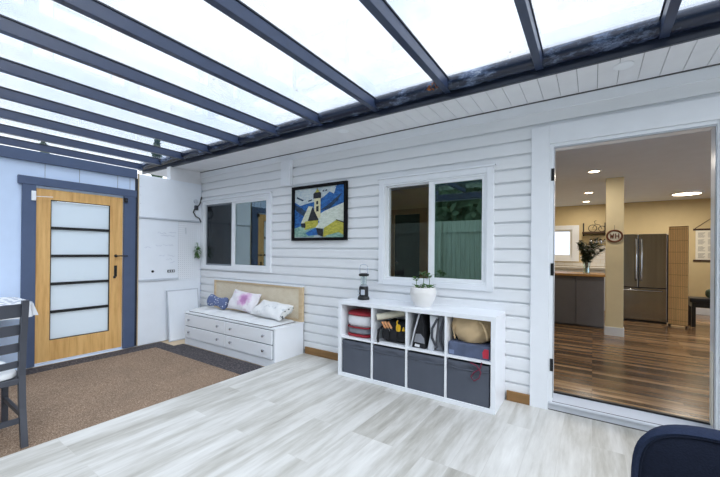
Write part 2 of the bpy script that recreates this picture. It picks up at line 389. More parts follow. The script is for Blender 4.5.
def thing(name, label, cat, loc=(0, 0, 0), rz=0.0, group=None):
    o = bpy.data.objects.new(name, None); COL.objects.link(o); o.location = loc; o.rotation_euler = (0, 0, rz); o.empty_display_size = 0.05
    return tag(o, label, cat, group)
def struct(o): o['kind'] = 'structure'; return o
def copy_tree(o, parent=None):
    c = o.copy(); COL.objects.link(c); c.parent = parent
    for ch in [x for x in list(COL.objects) if x.parent == o]: copy_tree(ch, c)
    return c
def wall_with_holes(mb, x0, x1, z0, z1, y0, y1, holes, mi=0):
    zs = sorted({z0, z1} | {z for h in holes for z in h[2:] if z0 < z < z1})
    for a, b in zip(zs, zs[1:]):
        xs = x0
        for h in sorted(h for h in holes if h[2] < b - 1e-6 and h[3] > a + 1e-6):
            if h[0] > xs: mb.box(xs, h[0], y0, y1, a, b, mi)
            xs = max(xs, h[1])
        if xs < x1: mb.box(xs, x1, y0, y1, a, b, mi)

# ------------------------------------------------------------------ ground, decks and floors
MATZ = -0.07
o = struct(MB().box(-16, 9, -16, 14, -0.5, -0.2).build('ground', 'ground'))
o = struct(MB().box(-3.02, 4.2, -4.7, 0.0, -0.2, 0.0).build('floor', 'deck', bevel=0.004))
o = struct(MB().box(-7.5, -3.02, -4.7, 0.0, -0.2, MATZ - 0.012).build('floor', 'raw_ply'))
carpet = thing('entry_carpet', 'brown speckled carpet with a dark ribbed border on the entry floor', 'carpet', (-4.1, -2.5, MATZ))
fr = MB()
for q in ((-5.30, -4.93, -4.6, -0.64), (-4.93, -3.025, -4.6, -0.505)): fr.box(q[0] + 4.1, q[1] + 4.1, q[2] + 2.5, q[3] + 2.5, -0.012, -0.004)
fr.build('mat_border', 'mat', carpet)
MB().box(-5.02 + 4.1, -3.025 + 4.1, -4.6 + 2.5, -0.84 + 2.5, -0.004, 0.004).build('carpet_pile', 'carpet', carpet)
struct(MB().box(-6.2, 3.4, 0.15, 6.3, -0.05, 0.11).build('floor_kitchen', 'kit_floor'))
struct(MB().box(-6.2, 3.4, 0.16, 6.3, 2.38, 2.5).build('ceiling_kitchen', 'kit_ceiling'))

# ------------------------------------------------------------------ house wall with siding, windows, doorway
OPEN = [(-5.24, -3.71, 1.02, 2.045), (-1.875, -0.80, 0.99, 2.01), (-0.30, 0.70, -0.1, 2.19)]
CAS = [(-5.33, -3.645, 0.985, 2.075), (-1.935, -0.737, 0.94, 2.066), (-0.436, 0.845, -0.1, 2.345)]
wm = MB(); wall_with_holes(wm, -6.2, 3.4, -0.2, 2.62, 0.022, 0.13, OPEN)
house = struct(wm.build('wall_house', 'siding'))
sd = MB(); pitch = 0.1165
for k in range(23):
    z0 = -0.02 + 0.069 + k * pitch; z1 = min(z0 + pitch, 2.47)
    if z0 >= 2.47: break
    def yof(z):
        t = (z - z0) / pitch
        return 0.0 if t < 0.81 else 0.021 * min(1, (t - 0.81) / 0.06)
    zs = sorted({z0, z0 + 0.81 * pitch, z0 + 0.87 * pitch, z1} | {z for h in CAS for z in h[2:] if z0 < z < z1}); zs = [z for z in zs if z <= z1]
    for a, b in zip(zs, zs[1:]):
        xs = -6.2; iv = []
        for h in sorted(h for h in CAS if h[2] < b - 1e-6 and h[3] > a + 1e-6):
            if h[0] > xs: iv.append((xs, h[0]))
            xs = max(xs, h[1])
        iv.append((xs, 3.4))
        for xa, xb in iv:
            ya, yb = yof(a), yof(b)
            sd.add([(xa, ya, a), (xb, ya, a), (xb, yb, b), (xa, yb, b), (xa, 0.024, a), (xb, 0.024, a), (xb, 0.024, b), (xa, 0.024, b)],
                   [(0, 1, 2, 3), (4, 5, 1, 0), (3, 2, 6, 7), (0, 3, 7, 4), (1, 5, 6, 2)])
sd.build('siding', 'siding', house)
wi = MB(); wall_with_holes(wi, -6.2, 3.4, 0.0, 2.5, 0.13, 0.15, OPEN); struct(wi.build('wall_inner', 'yellow_wall'))
struct(MB().box(-3.0, -2.222, -0.018, 0.0, 0.0, 0.085).box(-0.62, -0.436, -0.018, 0.0, 0.0, 0.085).build('baseboard_house', 'brown_board', bevel=0.002))
struct(MB().box(-6.2, 3.4, -0.012, 0.016, 2.47, 2.56).build('trim_1', 'trim', bevel=0.003))
struct(MB().box(-3.425, -3.255, -0.055, 0.0, 2.135, 2.47).build('trim_2', 'trim', bevel=0.004))

def casing(name, c, hole, w_cap):
    m = MB(); x0, x1, z0, z1 = c; a, b, d, e = hole
    m.box(x0, a, -0.02, 0.02, z0, z1); m.box(b, x1, -0.02, 0.02, z0, z1); m.box(a, b, -0.02, 0.02, e, z1)
    if z0 > 0: m.box(a, b, -0.02, 0.02, z0, d)
    if w_cap: m.box(x0 - 0.012, x1 + 0.012, -0.04, 0.0, z1, z1 + 0.018)
    return m
def window(n, c, hole, mid, left_mat, right_mat, slip, t, ls, rs, lw):
    w = struct(casing('c', c, hole, True).build('window_%d' % n, 'trim', bevel=0.004))
    a, b, d, e = hole
    f = MB()
    f.box(a, a + t, -0.012, 0.12, d, e).box(b - t, b, -0.012, 0.12, d, e).box(a + t, b - t, -0.012, 0.12, e - t, e).box(a + t, b - t, -0.012, 0.12, d, d + t)
    f.build('window_frame', 'vinyl', w, bevel=0.004)
    la, lb, ra, rb = a + t, mid + 0.03, mid - 0.03, b - t
    def sash(xa, xb, y, s, glass, nm, sl=None):
        sl = sl or s
        q = MB(); q.box(xa, xa + sl, y, y + 0.035, d + t, e - t).box(xb - s, xb, y, y + 0.035, d + t, e - t).box(xa + sl, xb - s, y, y + 0.035, e - t - s, e - t).box(xa + sl, xb - s, y, y + 0.035, d + t, d + t + s)
        so = q.build(nm, 'vinyl', w, bevel=0.003)
        MB().box(xa + sl, xb - s, y + 0.015, y + 0.02, d + t + s, e - t - s).build('pane', glass, so)
    sash(la, lb, 0.05, ls, left_mat, 'left_sash')
    sash(ra, rb, 0.0, rs, right_mat, 'right_sash', lw)
    if slip:
        q = MB(); s = 0.022; xa, xb = la + 0.01, ra; y = 0.01
        q.box(xa, xa + s, y, y + 0.012, d + t, e - t).box(xb - s, xb, y, y + 0.012, d + t, e - t).box(xa + s, xb - s, y, y + 0.012, e - t - s, e - t).box(xa + s, xb - s, y, y + 0.012, d + t, d + t + s)
        so = q.build('screen_frame', 'screen_grey', w)
        MB().box(xa + s, xb - s, y + 0.005, y + 0.007, d + t + s, e - t - s).build('mesh_screen', 'screen', so)
    return w
window(1, CAS[0], OPEN[0], -4.50, 'pane_clear', 'pane_blue', True, 0.03, 0.022, 0.026, 0.075)
window(2, CAS[1], OPEN[1], -1.335, 'pane_clear', 'pane_green', False, 0.016, 0.012, 0.03, 0.058)

# doorway
dr = struct(casing('d', CAS[2], OPEN[2], False).build('door_2', 'trim', bevel=0.004))
j = MB(); j.box(-0.30, -0.272, -0.005, 0.15, 0.06, 2.19).box(0.686, 0.70, -0.005, 0.15, 0.06, 2.19).box(-0.272, 0.686, -0.005, 0.15, 2.165, 2.19)
j.build('jamb', 'vinyl', dr, bevel=0.003)
j = MB(); j.box(-0.272, -0.266, 0.0, 0.02, 0.1, 2.165).box(0.678, 0.686, 0.0, 0.02, 0.1, 2.165).box(-0.266, 0.678, 0.0, 0.02, 2.152, 2.165)
j.build('screen_track', 'alu', dr, bevel=0.002)
j = MB(); j.prism([(0.0, 0.0), (-0.002, 0.05), (-0.018, 0.052), (-0.018, 0.066), (0.0, 0.07), (0.125, 0.1), (0.15, 0.1), (0.15, 0.0)], 'x', -0.30, 0.70)
j.build('sill', 'sill_grey', dr, bevel=0.002)
MB().box(-0.30, 0.70, -0.001, 0.004, 0.069, 0.0722).box(-0.30, 0.70, -0.004, 0.0, 0.0, 0.006).build('sill_groove', 'gap', dr)
MB().box(-0.272, 0.686, 0.12, 0.15, 0.1, 0.114).build('threshold_strip', 'black', dr)
for z in (1.935, 1.155, 0.37):
    h = MB(); h.box(-0.289, -0.270, -0.010, 0.0, z - 0.05, z + 0.05); h.tube([(-0.27, -0.006, z - 0.05), (-0.27, -0.006, z + 0.05)], 0.006, 8)
    h.build('hinge', 'black', dr)
MB().box(0.678, 0.686, 0.06, 0.1, 0.12, 0.62).build('weather_strip', 'paper', dr)
# ------------------------------------------------------------------ soffit, gutter, rafters, glazing
so = MB(); x = -6.2; w = 0.122
so.box(-6.2, 3.4, -0.47, 0.0, 2.572, 2.6, 1)
while x < 3.4: so.box(x, x + w - 0.003, -0.47, -0.012, 2.56, 2.578); x += w
struct(so.build('ceiling_soffit', ['soffit', 'gap'], bevel=0.002))
struct(MB().box(-6.2, 3.4, -0.018, -0.0, 2.551, 2.561).build('trim_5', 'gap'))
struct(MB().box(-6.2, 3.4, -0.45, 0.3, 2.6, 2.75).build('wall_fascia', 'trim'))
gt = thing('gutter_beam', 'long dark blue gutter beam with white lime spots under the soffit edge', 'gutter', (-1.4, -0.510, 2.662))
gm = MB(); gm.tube([(-4.9, 0, 0), (4.8, 0, 0)], 0.06, 28); gm.build('round_beam', 'gutter', gt, smooth=True)
MB().box(-4.9, 4.8, 0.03, 0.058, -0.107, -0.03).build('lip', 'gutter_dark', gt, bevel=0.003)
RX = [1.03, 0.35, -0.325, -1.0, -1.685, -2.36, -2.99, -3.65, -4.30, -4.95, -5.58, -6.18]
RL = [None, 'dark blue roof rafter over the open doorway, rightmost in the photo', 'dark blue roof rafter meeting the gutter left of the doorway, above its left casing',
 'dark blue roof rafter with dead leaves at its gutter end, above the green-paned window', 'dark blue roof rafter between the church painting and the green-paned window',
 'dark blue roof rafter straight above the church painting', 'dark blue roof rafter above the short white trim block', 'dark blue roof rafter above the right half of the screened window',
 'dark blue roof rafter above the left half of the screened window', 'dark blue roof rafter over the white wall panels, just inside the blue end wall', 'dark blue roof rafter just beyond the blue end wall',
 'lowest, farthest dark blue roof rafter, second beyond the blue end wall']
proto = None
for x, lb in zip(RX, RL):
    if proto is None:
        proto = thing('rafter', lb or 'dark blue roof rafter right of the doorway', 'rafter', (x, -0.60, 2.60), 0, 'roof rafters')
        MB().bar((0, 0.115, 0.041), (0, -3.75, 0.048), 0.05, 0.082).build('beam', 'navy_metal', proto, bevel=0.003)
        MB().bar((0, 0.05, 0.088), (0, -3.75, 0.094), 0.064, 0.012).build('glazing_bar', 'black_cap', proto, bevel=0.002)
        r = proto
        r['label'] = 'dark blue roof rafter beyond the doorway, to its right'
    else:
        r = copy_tree(proto); r['label'] = lb
    r.location = (x, -0.60, 2.60)
for a, b in zip(RX, RX[1:]):
    p = MB(); z0, z1 = 2.697, 2.703
    p.add([(b + 0.002, -0.50, z0), (a - 0.002, -0.50, z0), (a - 0.002, -4.35, z1), (b + 0.002, -4.35, z1), (b + 0.002, -0.50, z0 + 0.008), (a - 0.002, -0.50, z0 + 0.008), (a - 0.002, -4.35, z1 + 0.008), (b + 0.002, -4.35, z1 + 0.008)],
          [(0, 1, 2, 3), (7, 6, 5, 4), (0, 4, 5, 1), (1, 5, 6, 2), (2, 6, 7, 3), (3, 7, 4, 0)])
    struct(p.build('ceiling', 'roof_pane'))
ob = thing('front_beam', 'dark blue front beam carrying the rafters on two posts, on the garden side', 'beam', (-2.6, -4.4, 0))
MB().box(-3.8, 3.9, -0.06, 0.06, 2.46, 2.605).build('beam', 'navy_metal', ob, bevel=0.004)
for x in (-3.7, 3.8): MB().box(x - 0.05, x + 0.05, -0.05, 0.05, -0.2, 2.46).build('post', 'navy_metal', ob, bevel=0.004)
lv = MB()
for k in range(16):
    c = Vector((-1.09 + random.uniform(-0.05, 0.05), -0.566 + random.uniform(-0.006, 0.004), 2.66 + random.uniform(-0.03, 0.03)))
    e = Euler((random.uniform(0, 3), random.uniform(0, 3), random.uniform(0, 3))).to_matrix()
    lv.add([c + e @ Vector(p) for p in ((-0.022, 0, 0), (0, -0.011, 0.004), (0.024, 0, 0), (0, 0.011, 0.004))], [(0, 1, 2, 3)])
tag(lv.build('dead_leaves', 'brown_leaf'), 'small clump of dead brown leaves stuck on the dark gutter', 'leaves', kind='stuff')
def soffit_light(x, y, lb):
    t = thing('soffit_light', lb, 'ceiling light', (x, y, 2.56), 0, 'round soffit lights')
    MB().lathe([(0.056, 0), (0.058, -0.005), (0.044, -0.009)], n=28).build('ring', 'vinyl', t, smooth=True)
    MB().lathe([(0.043, -0.0085), (0.036, -0.006), (0.008, -0.005)], n=28).build('lens', 'screen_grey', t, smooth=True)
soffit_light(0.165, -0.33, 'round white soffit light, unlit, above the doorway')
soffit_light(-2.19, -0.33, 'round white soffit light, unlit, above the church painting')

# ------------------------------------------------------------------ end wall with oak door
XW = -5.35
ew = MB()
for y0, y1, z0, z1 in ((-6.2, -2.04, -0.2, 2.29), (-1.12, 0.016, -0.2, 2.29), (-2.04, -1.12, 2.0, 2.29), (-2.04, -1.12, -0.2, -0.06)): ew.box(XW - 0.1, XW, y0, y1, z0, z1)
struct(ew.build('wall_left', 'blue_wall'))
struct(MB().box(XW - 0.1, XW, -0.5, 0.016, 2.29, 2.56).build('wall_left_top', 'soffit'))
bt = MB()
for y in (-3.6, -2.12 - 0.28, -1.95, -1.62, -1.2, -1.05): bt.box(XW, XW + 0.002, y - 0.0015, y + 0.0015, 2.12 if y > -2.3 else -0.06, 2.29)
struct(bt.build('trim_3', 'gap'))
struct(MB().box(XW - 0.12, XW + 0.035, -6.2, -0.97, 2.285, 2.41).build('trim_4', 'slate', bevel=0.004))
d1 = struct(MB().box(XW, XW + 0.03, -2.15, -2.03, -0.07, 2.02).box(XW, XW + 0.03, -1.13, -0.985, -0.07, 2.02).box(XW, XW + 0.034, -2.185, -0.975, 2.02, 2.115).build('door_1', 'slate', bevel=0.004))
lf = MB(); X0, X1 = XW - 0.045, XW + 0.004
lf.box(X0, X1, -2.025, -1.895, -0.045, 1.99).box(X0, X1, -1.285, -1.135, -0.045, 1.99).box(X0, X1, -1.895, -1.285, 1.87, 1.99).box(X0, X1, -1.895, -1.285, -0.045, 0.2)
leaf = lf.build('door_leaf', 'oak', d1, bevel=0.003)
for k in range(5):
    za = 0.2 + k * (1.67 / 5); MB().box(XW - 0.03, XW - 0.02, -1.895, -1.285, za + (0.012 if k else 0), za + 1.67 / 5 - 0.012).build('pane', 'frost', leaf)
for k in range(1, 5):
    z = 0.2 + k * 1.67 / 5; MB().box(XW - 0.036, XW + 0.0, -1.895, -1.285, z - 0.016, z + 0.016).build('glazing_bar', 'black', leaf)
bd = MB(); 
for q in ((-1.895, -1.888, 0.2, 1.87), (-1.292, -1.285, 0.2, 1.87)): bd.box(XW - 0.03, XW + 0.002, *q)
for q in ((0.2, 0.208), (1.862, 1.87)): bd.box(XW - 0.03, XW + 0.002, -1.888, -1.292, *q)
bd.build('glazing_bead', 'black', leaf)
h = MB(); h.tube([(X1, -1.215, 1.2), (X1 + 0.05, -1.215, 1.2)], 0.009, 10); h.tube([(X1 + 0.05, -1.22, 1.2), (X1 + 0.052, -1.16, 1.2), (X1 + 0.05, -1.09, 1.198)], 0.008, 10); h.lathe([(0.02, 0), (0.02, 0.006)], (X1, -1.215, 1.2), 16, axis='x')
h.build('lever_handle', 'black', leaf, smooth=True)
h = MB(); h.box(X1, X1 + 0.008, -1.235, -1.2, 0.92, 1.07); h.lathe([(0.014, 0), (0.014, 0.012)], (X1 + 0.008, -1.2175, 1.03), 14, axis='x').box(X1, X1 + 0.012, -1.245, -1.215, 0.9, 0.93)
h.build('lock_plate', 'black', leaf, bevel=0.003)
t = thing('door_sensor', 'small white door sensor at the top left corner of the oak door', 'sensor', (XW + 0.03, -2.055, 1.9))
MB().box(0, 0.02, -0.02, 0.02, -0.06, 0.05).build('case', 'vinyl', t, bevel=0.004); MB().tube([(0.01, 0.02, -0.01), (0.012, 0.1, -0.005), (0.012, 0.17, 0.0)], 0.004, 6).build('wire', 'vinyl', t)
t = thing('door_catch', 'small black box at the top right of the blue door frame', 'latch', (XW + 0.03, -1.115, 1.96))
MB().box(0, 0.025, -0.022, 0.022, -0.03, 0.03).build('case', 'black', t, bevel=0.004); MB().lathe([(0.012, 0.025), (0.01, 0.035)], n=12, axis='x').build('button', 'charcoal', t)

# white boards beside the door
PX = XW
MBp = MB().box(PX, PX + 0.03, -0.945, -0.005, 1.757, 2.355)
t = thing('upper_wall_panel', 'blank white wall panel above the whiteboard and pegboard', 'panel', (0, 0, 0)); MBp.build('board', 'panel', t, bevel=0.003)
MB().box(PX, PX + 0.034, -0.953, -0.945, -0.07, 2.36).build('edge_strip', 'raw_ply', t)
struct(MB().box(PX, PX + 0.012, -0.985, -0.953, -0.07, 2.285).build('gap_shade_strip', 'black_cap'))  # dark strip stands in for the shaded gap beside the door frame
MB().box(PX, PX + 0.036, -0.945, -0.005, 1.738, 1.757).build('bottom_rail', 'grey_frame', t)
sc = MB()
for k in range(5): sc.lathe([(0.005, 0), (0.004, 0.003)], (PX + 0.03, -0.925, 1.82 + k * 0.12), 8, axis='x')
sc.build('screw', 'grey_frame', t)
t = thing('whiteboard', 'whiteboard with faint blue marker scribbles beside the oak door', 'whiteboard', (PX, -0.66, 1.3))
MB().box(0, 0.022, -0.285, 0.285, -0.44, 0.435).build('board', 'panel', t, bevel=0.002)
MB().box(0, 0.04, -0.285, 0.285, -0.47, -0.44).build('tray', 'grey_frame', t, bevel=0.003)
for r_, (ya, yb, z) in enumerate(((-0.02, 0.12, 0.24), (0.02, 0.24, 0.20), (0.14, 0.26, 0.26), (-0.05, 0.05, 0.05), (0.06, 0.22, 0.06), (-0.2, -0.1, 0.02), (0.0, 0.1, -0.1), (0.12, 0.25, -0.1), (0.1, 0.2, -0.16), (0.16, 0.25, -0.2))):
    n = int((yb - ya) / 0.012); MB().tube([(0.0225, ya + i * 0.012, z + random.uniform(-0.012, 0.012)) for i in range(n)], 0.0022, 4).build('marker_writing', 'marker', t)
MB().lathe([(0.018, 0), (0.018, 0.008)], (0.022, -0.09, -0.33), 14, axis='x').build('magnet', 'black', t)
MB().box(0.022, 0.034, 0.12, 0.23, -0.355, -0.315).build('magnet_clip', 'charcoal', t, bevel=0.004)
for k in range(3): MB().box(0.034, 0.036, 0.132 + k * 0.034, 0.15 + k * 0.034, -0.345, -0.325).build('magnet_window', 'panel', t)
t = thing('pegboard', 'white pegboard with rows of small holes between whiteboard and siding', 'pegboard', (PX, -0.19, 1.3))
MB().box(0, 0.016, -0.182, 0.184, -0.472, 0.435).build('board', 'peg', t, bevel=0.002)
h = MB(); h.tube([(0.016, -0.08, 0.33), (0.04, -0.08, 0.33), (0.045, -0.08, 0.30), (0.042, -0.08, 0.25), (0.05, -0.08, 0.24)], 0.004, 6); h.build('hook', 'chrome', t)
t = thing('lower_wall_panel', 'blank white wall panel under the whiteboard, standing on the floor', 'panel', (PX, -0.47, 0)); MB().box(0, 0.024, -0.475, 0.46, -0.07, 0.828).build('board', 'panel', t, bevel=0.002)
t = thing('leaning_board', 'white framed board leaning on the wall panels beside the bench', 'board', (PX + 0.13, -0.31, MATZ - 0.012)); t.rotation_euler = (0, R(-7), 0)
MB().box(0.0, 0.018, -0.24, 0.225, 0.012, 0.745).build('sheet', 'panel', t)
q = MB()
for a in ((-0.255, -0.24, 0.0, 0.76), (0.225, 0.24, 0.0, 0.76)): q.box(-0.003, 0.024, *a)
for a in ((0.0, 0.014), (0.745, 0.76)): q.box(-0.003, 0.024, -0.24, 0.225, *a)
q.build('frame', 'grey_frame', t, bevel=0.002)
t = thing('hanging_plant', 'small green trailing plant hung on the pegboard by the corner', 'plant', (PX + 0.016, -0.085, 1.38))
q = MB()
for k in range(70):
    a = random.uniform(0, 6.28); L = random.uniform(0.05, 0.12); dz = -random.uniform(0.0, 0.2)
    p0 = Vector((0.05 + 0.02 * math.cos(a), 0.015 * math.sin(a), dz)); d = Vector((abs(math.cos(a)) * 0.6 + 0.1, math.sin(a) * 0.8, -0.5 + random.uniform(-0.2, 0.5))).normalized()
    s_ = d.cross(Vector((0, 0, 1))).normalized() * 0.012
    q.add([p0, p0 + d * L * 0.5 + s_, p0 + d * L * 0.8, p0 + d * L * 0.5 - s_], [(0, 1, 2, 3)])
q.build('foliage', 'leaf', t); MB().tube([(0.0, 0, 0.02), (0.05, 0, 0.02), (0.05, 0, -0.1)], 0.006, 6).build('stem', 'leaf', t)
t = thing('power_cable', 'black power cable with adapter hanging at the corner above the pegboard', 'cable', (PX + 0.03, -0.1, 1.95))
q = MB(); q.tube([(0.03, 0.075, 0.2), (0.02, 0.06, 0.1), (0.02, 0.03, 0.05), (0.02, -0.03, 0.0), (0.03, -0.06, -0.06), (0.025, -0.02, -0.12), (0.03, 0.04, -0.15), (0.025, 0.075, -0.21)], 0.009, 8); q.build('cord', 'black', t, smooth=True)
MB().box(0.0, 0.03, -0.03, 0.025, -0.02, 0.055).build('adapter', 'charcoal', t, bevel=0.006)
MB().lathe([(0.032, 0), (0.032, 0.02), (0.02, 0.025)], (0, -0.01, 0.12), 20, axis='x').build('cover_plate', 'grey_frame', t, smooth=True)

# ------------------------------------------------------------------ bench with drawers
t = thing('storage_bench', 'white storage bench with four drawers and round knobs under the small window', 'bench', (-3.93, -0.26, MATZ - 0.004))
BT = 0.466
q = MB(); q.box(-0.985, 0.905, -0.225, 0.24, 0.0, BT - 0.02).box(-0.995, 0.91, -0.24, 0.25, BT - 0.02, BT)
q.build('body', 'white_furn', t, bevel=0.004)
MB().box(-0.975, 0.875, -0.2265, -0.22, 0.098, 0.442).build('drawer_gap_shade', 'screen_grey', t)  # grey sheet paints the shade in the gaps between drawers
MB().box(-0.98, 0.90, -0.231, -0.224, 0.0, 0.09).build('plinth', 'white_furn', t, bevel=0.002)
for xa, xb in ((-0.965, -0.025), (-0.012, 0.865)):
    for za, zb in ((0.105, 0.262), (0.275, 0.435)):
        dw = MB().box(xa, xb, -0.245, -0.226, za, zb).build('drawer', 'white_furn', t, bevel=0.004)
        for x in (xa + 0.13, xb - 0.13):
            MB().lathe([(0.007, 0), (0.007, -0.012), (0.017, -0.02), (0.016, -0.03), (0.008, -0.034)], (x, -0.245, (za + zb) / 2 + 0.01), 14, axis='y').build('knob', 'knob', dw, smooth=True)
t = thing('headboard', 'woven cane headboard in a pale wood frame along the back of the bench', 'headboard', (-3.955, -0.032, 0.393))
q = MB(); W2 = 0.93
q.box(-W2, -W2 + 0.035, -0.018, 0.022, 0, 0.437).box(W2 - 0.06, W2, -0.018, 0.022, 0, 0.437).box(-W2 + 0.035, W2 - 0.06, -0.018, 0.022, 0.412, 0.437).box(-W2 + 0.035, W2 - 0.06, -0.018, 0.022, 0, 0.03)
q.build('frame', 'pale_wood', t, bevel=0.003)
MB().box(-W2 + 0.035, W2 - 0.06, -0.006, 0.006, 0.03, 0.412).build('cane_panel', 'cane', t)
MB().box(-W2 - 0.004, W2 + 0.004, -0.022, 0.024, 0.437, 0.457).build('top_rail', 'white_furn', t, bevel=0.003)
# folded cushion pad in four sections
t = thing('bench_pad', 'thin white four-section pad with dark edges laid along the bench top', 'cushion', (-3.95, -0.27, BT + MATZ - 0.004))
secs = [(-0.93, -0.50), (-0.50, -0.04), (-0.04, 0.43), (0.43, 0.86)]
for i, (a, b) in enumerate(secs):
    yf = -0.185 - 0.012 * i
    def fn(u, v, a=a, b=b, yf=yf, i=i):
        eu = min(1, 12 * min(u, 1 - u)); ev = min(1, 8 * min(v, 1 - v)); k = (1 - (1 - eu) ** 2) * 0.5 + 0.5 * (1 - (1 - ev) ** 2)
        k = min(1, max(0, eu)) ** 0.5 * min(1, max(0, ev)) ** 0.5
        return (a + 0.004 + (b - a - 0.008) * u, yf + (0.18 - yf) * v, 0.010 + 0.03 * k + 0.004 * math.sin(9 * u + 3 * i) * k)
    q = MB(); q.grid(fn, 22, 14)
    q.build('pad_section', 'cushion', t, smooth=True)
    MB().box(a + 0.004, b - 0.004, yf, 0.18, 0.001, 0.0105).build('edge_piping', 'dark_edge', t, bevel=0.004)
def pillow(mb, w, h, th, waist=0.0, n=22, exp=2.6):
    for sgn in (1, -1):
        def fn(u, v):
            x = 2 * u - 1; z = 2 * v - 1
            k = max(0.0, (1 - abs(x) ** exp) * (1 - abs(z) ** exp)) ** 0.45
            ex = 1 - 0.10 * (1 - z * z) ** 1; ez = (1 - 0.10 * (1 - x * x)) * (1 - waist * (1 - x * x) ** 2)
            return (x * w / 2 * (1 - 0.06 * (1 - z * z)), sgn * th / 2 * k * (1 - 0.4 * waist * (1 - x * x)) + 0.006 * math.sin(7 * x + 5 * z), z * h / 2 * ez)
        mb.grid(fn, n, n, flip=sgn < 0)
    return mb
def put_pillow(name, label, loc, rot, w, h, th, mat, waist=0.0):
    t = thing(name, label, 'pillow', loc); t.rotation_euler = rot
    q = pillow(MB(), w, h, th, waist)
    q.v = [(x, y, z + h / 2) for x, y, z in q.v]
    return t, q.build('cover', mat, t, smooth=True)
PZ = BT + MATZ + 0.026
t = thing('bone_pillow', 'small blue bone-shaped pillow with white dots at the left end of the bench', 'pillow', (-4.54, -0.25, PZ)); t.rotation_euler = (R(-18), R(5), R(4))
q = MB()
def fn(u, v):
    x = 2 * u - 1; a = 2 * math.pi * v; r_ = max(0.0, 1 - abs(x) ** 5) ** 0.5 * (0.56 + 0.62 * x * x)
    return (0.205 * x + 0.0 * a, 0.062 * r_ * math.sin(a), 0.105 + 0.112 * r_ * math.cos(a))
q.grid(fn, 36, 28); q.build('cover', 'dots', t, smooth=True)
put_pillow('floral_pillow', 'white pillow with a pink-purple flower print leaning on the cane headboard', (-3.99, -0.25, PZ - 0.012), (R(-28), R(4), R(3)), 0.54, 0.29, 0.15, 'floral')
t, c = put_pillow('crumpled_pillow', 'crumpled white pillow lying at the right end of the bench', (-3.40, -0.335, PZ + 0.005), (R(-56), R(2), R(-3)), 0.60, 0.27, 0.13, 'print')
q = MB(); q.tube([(0.288, 0.0, 0.03), (0.30, -0.02, 0.10), (0.298, 0.0, 0.18), (0.286, 0.01, 0.245)], [0.02, 0.036, 0.036, 0.018], 10); q.build('pillow_end', 'dark_print', t, smooth=True)

bpy.context.view_layer.update()
for nm in ('bone_pillow', 'floral_pillow', 'crumpled_pillow'):
    o = bpy.data.objects[nm]; lo = min((c.matrix_world @ v.co).z for c in o.children for v in c.data.vertices)
    o.location.z += PZ + 0.0165 - lo
# ------------------------------------------------------------------ painting on the wall
t = thing('framed_painting', 'black framed painting of a village church with snowy roofs on the siding', 'painting', (-2.80, 0.0, 1.763))
PW, PH = 0.44, 0.345
q = MB()
for a in ((-PW, -PW + 0.04, -PH, PH), (PW - 0.04, PW, -PH, PH)): q.box(a[0], a[1], -0.035, 0.0, a[2], a[3])
for a in ((-PH, -PH + 0.036), (PH - 0.036, PH)): q.box(-PW + 0.04, PW - 0.04, -0.035, 0.0, a[0], a[1])
q.build('frame', 'frame_black', t, bevel=0.003)
cols = [paint('paint_sky', (176, 194, 206), (214, 222, 220)), paint('paint_blue', (12, 56, 122), (48, 122, 196)), paint('paint_navy', (16, 30, 52), (44, 74, 104)), paint('paint_snow', (196, 206, 190), (226, 232, 222)),
        paint('paint_yellow', (150, 148, 44), (204, 196, 84)), paint('paint_dark', (14, 18, 26), (38, 40, 46)), paint('paint_cream', (214, 206, 160), (232, 228, 190)), paint('paint_green', (86, 138, 128), (168, 198, 182)), paint('paint_roof', (190, 196, 170), (222, 226, 204))]
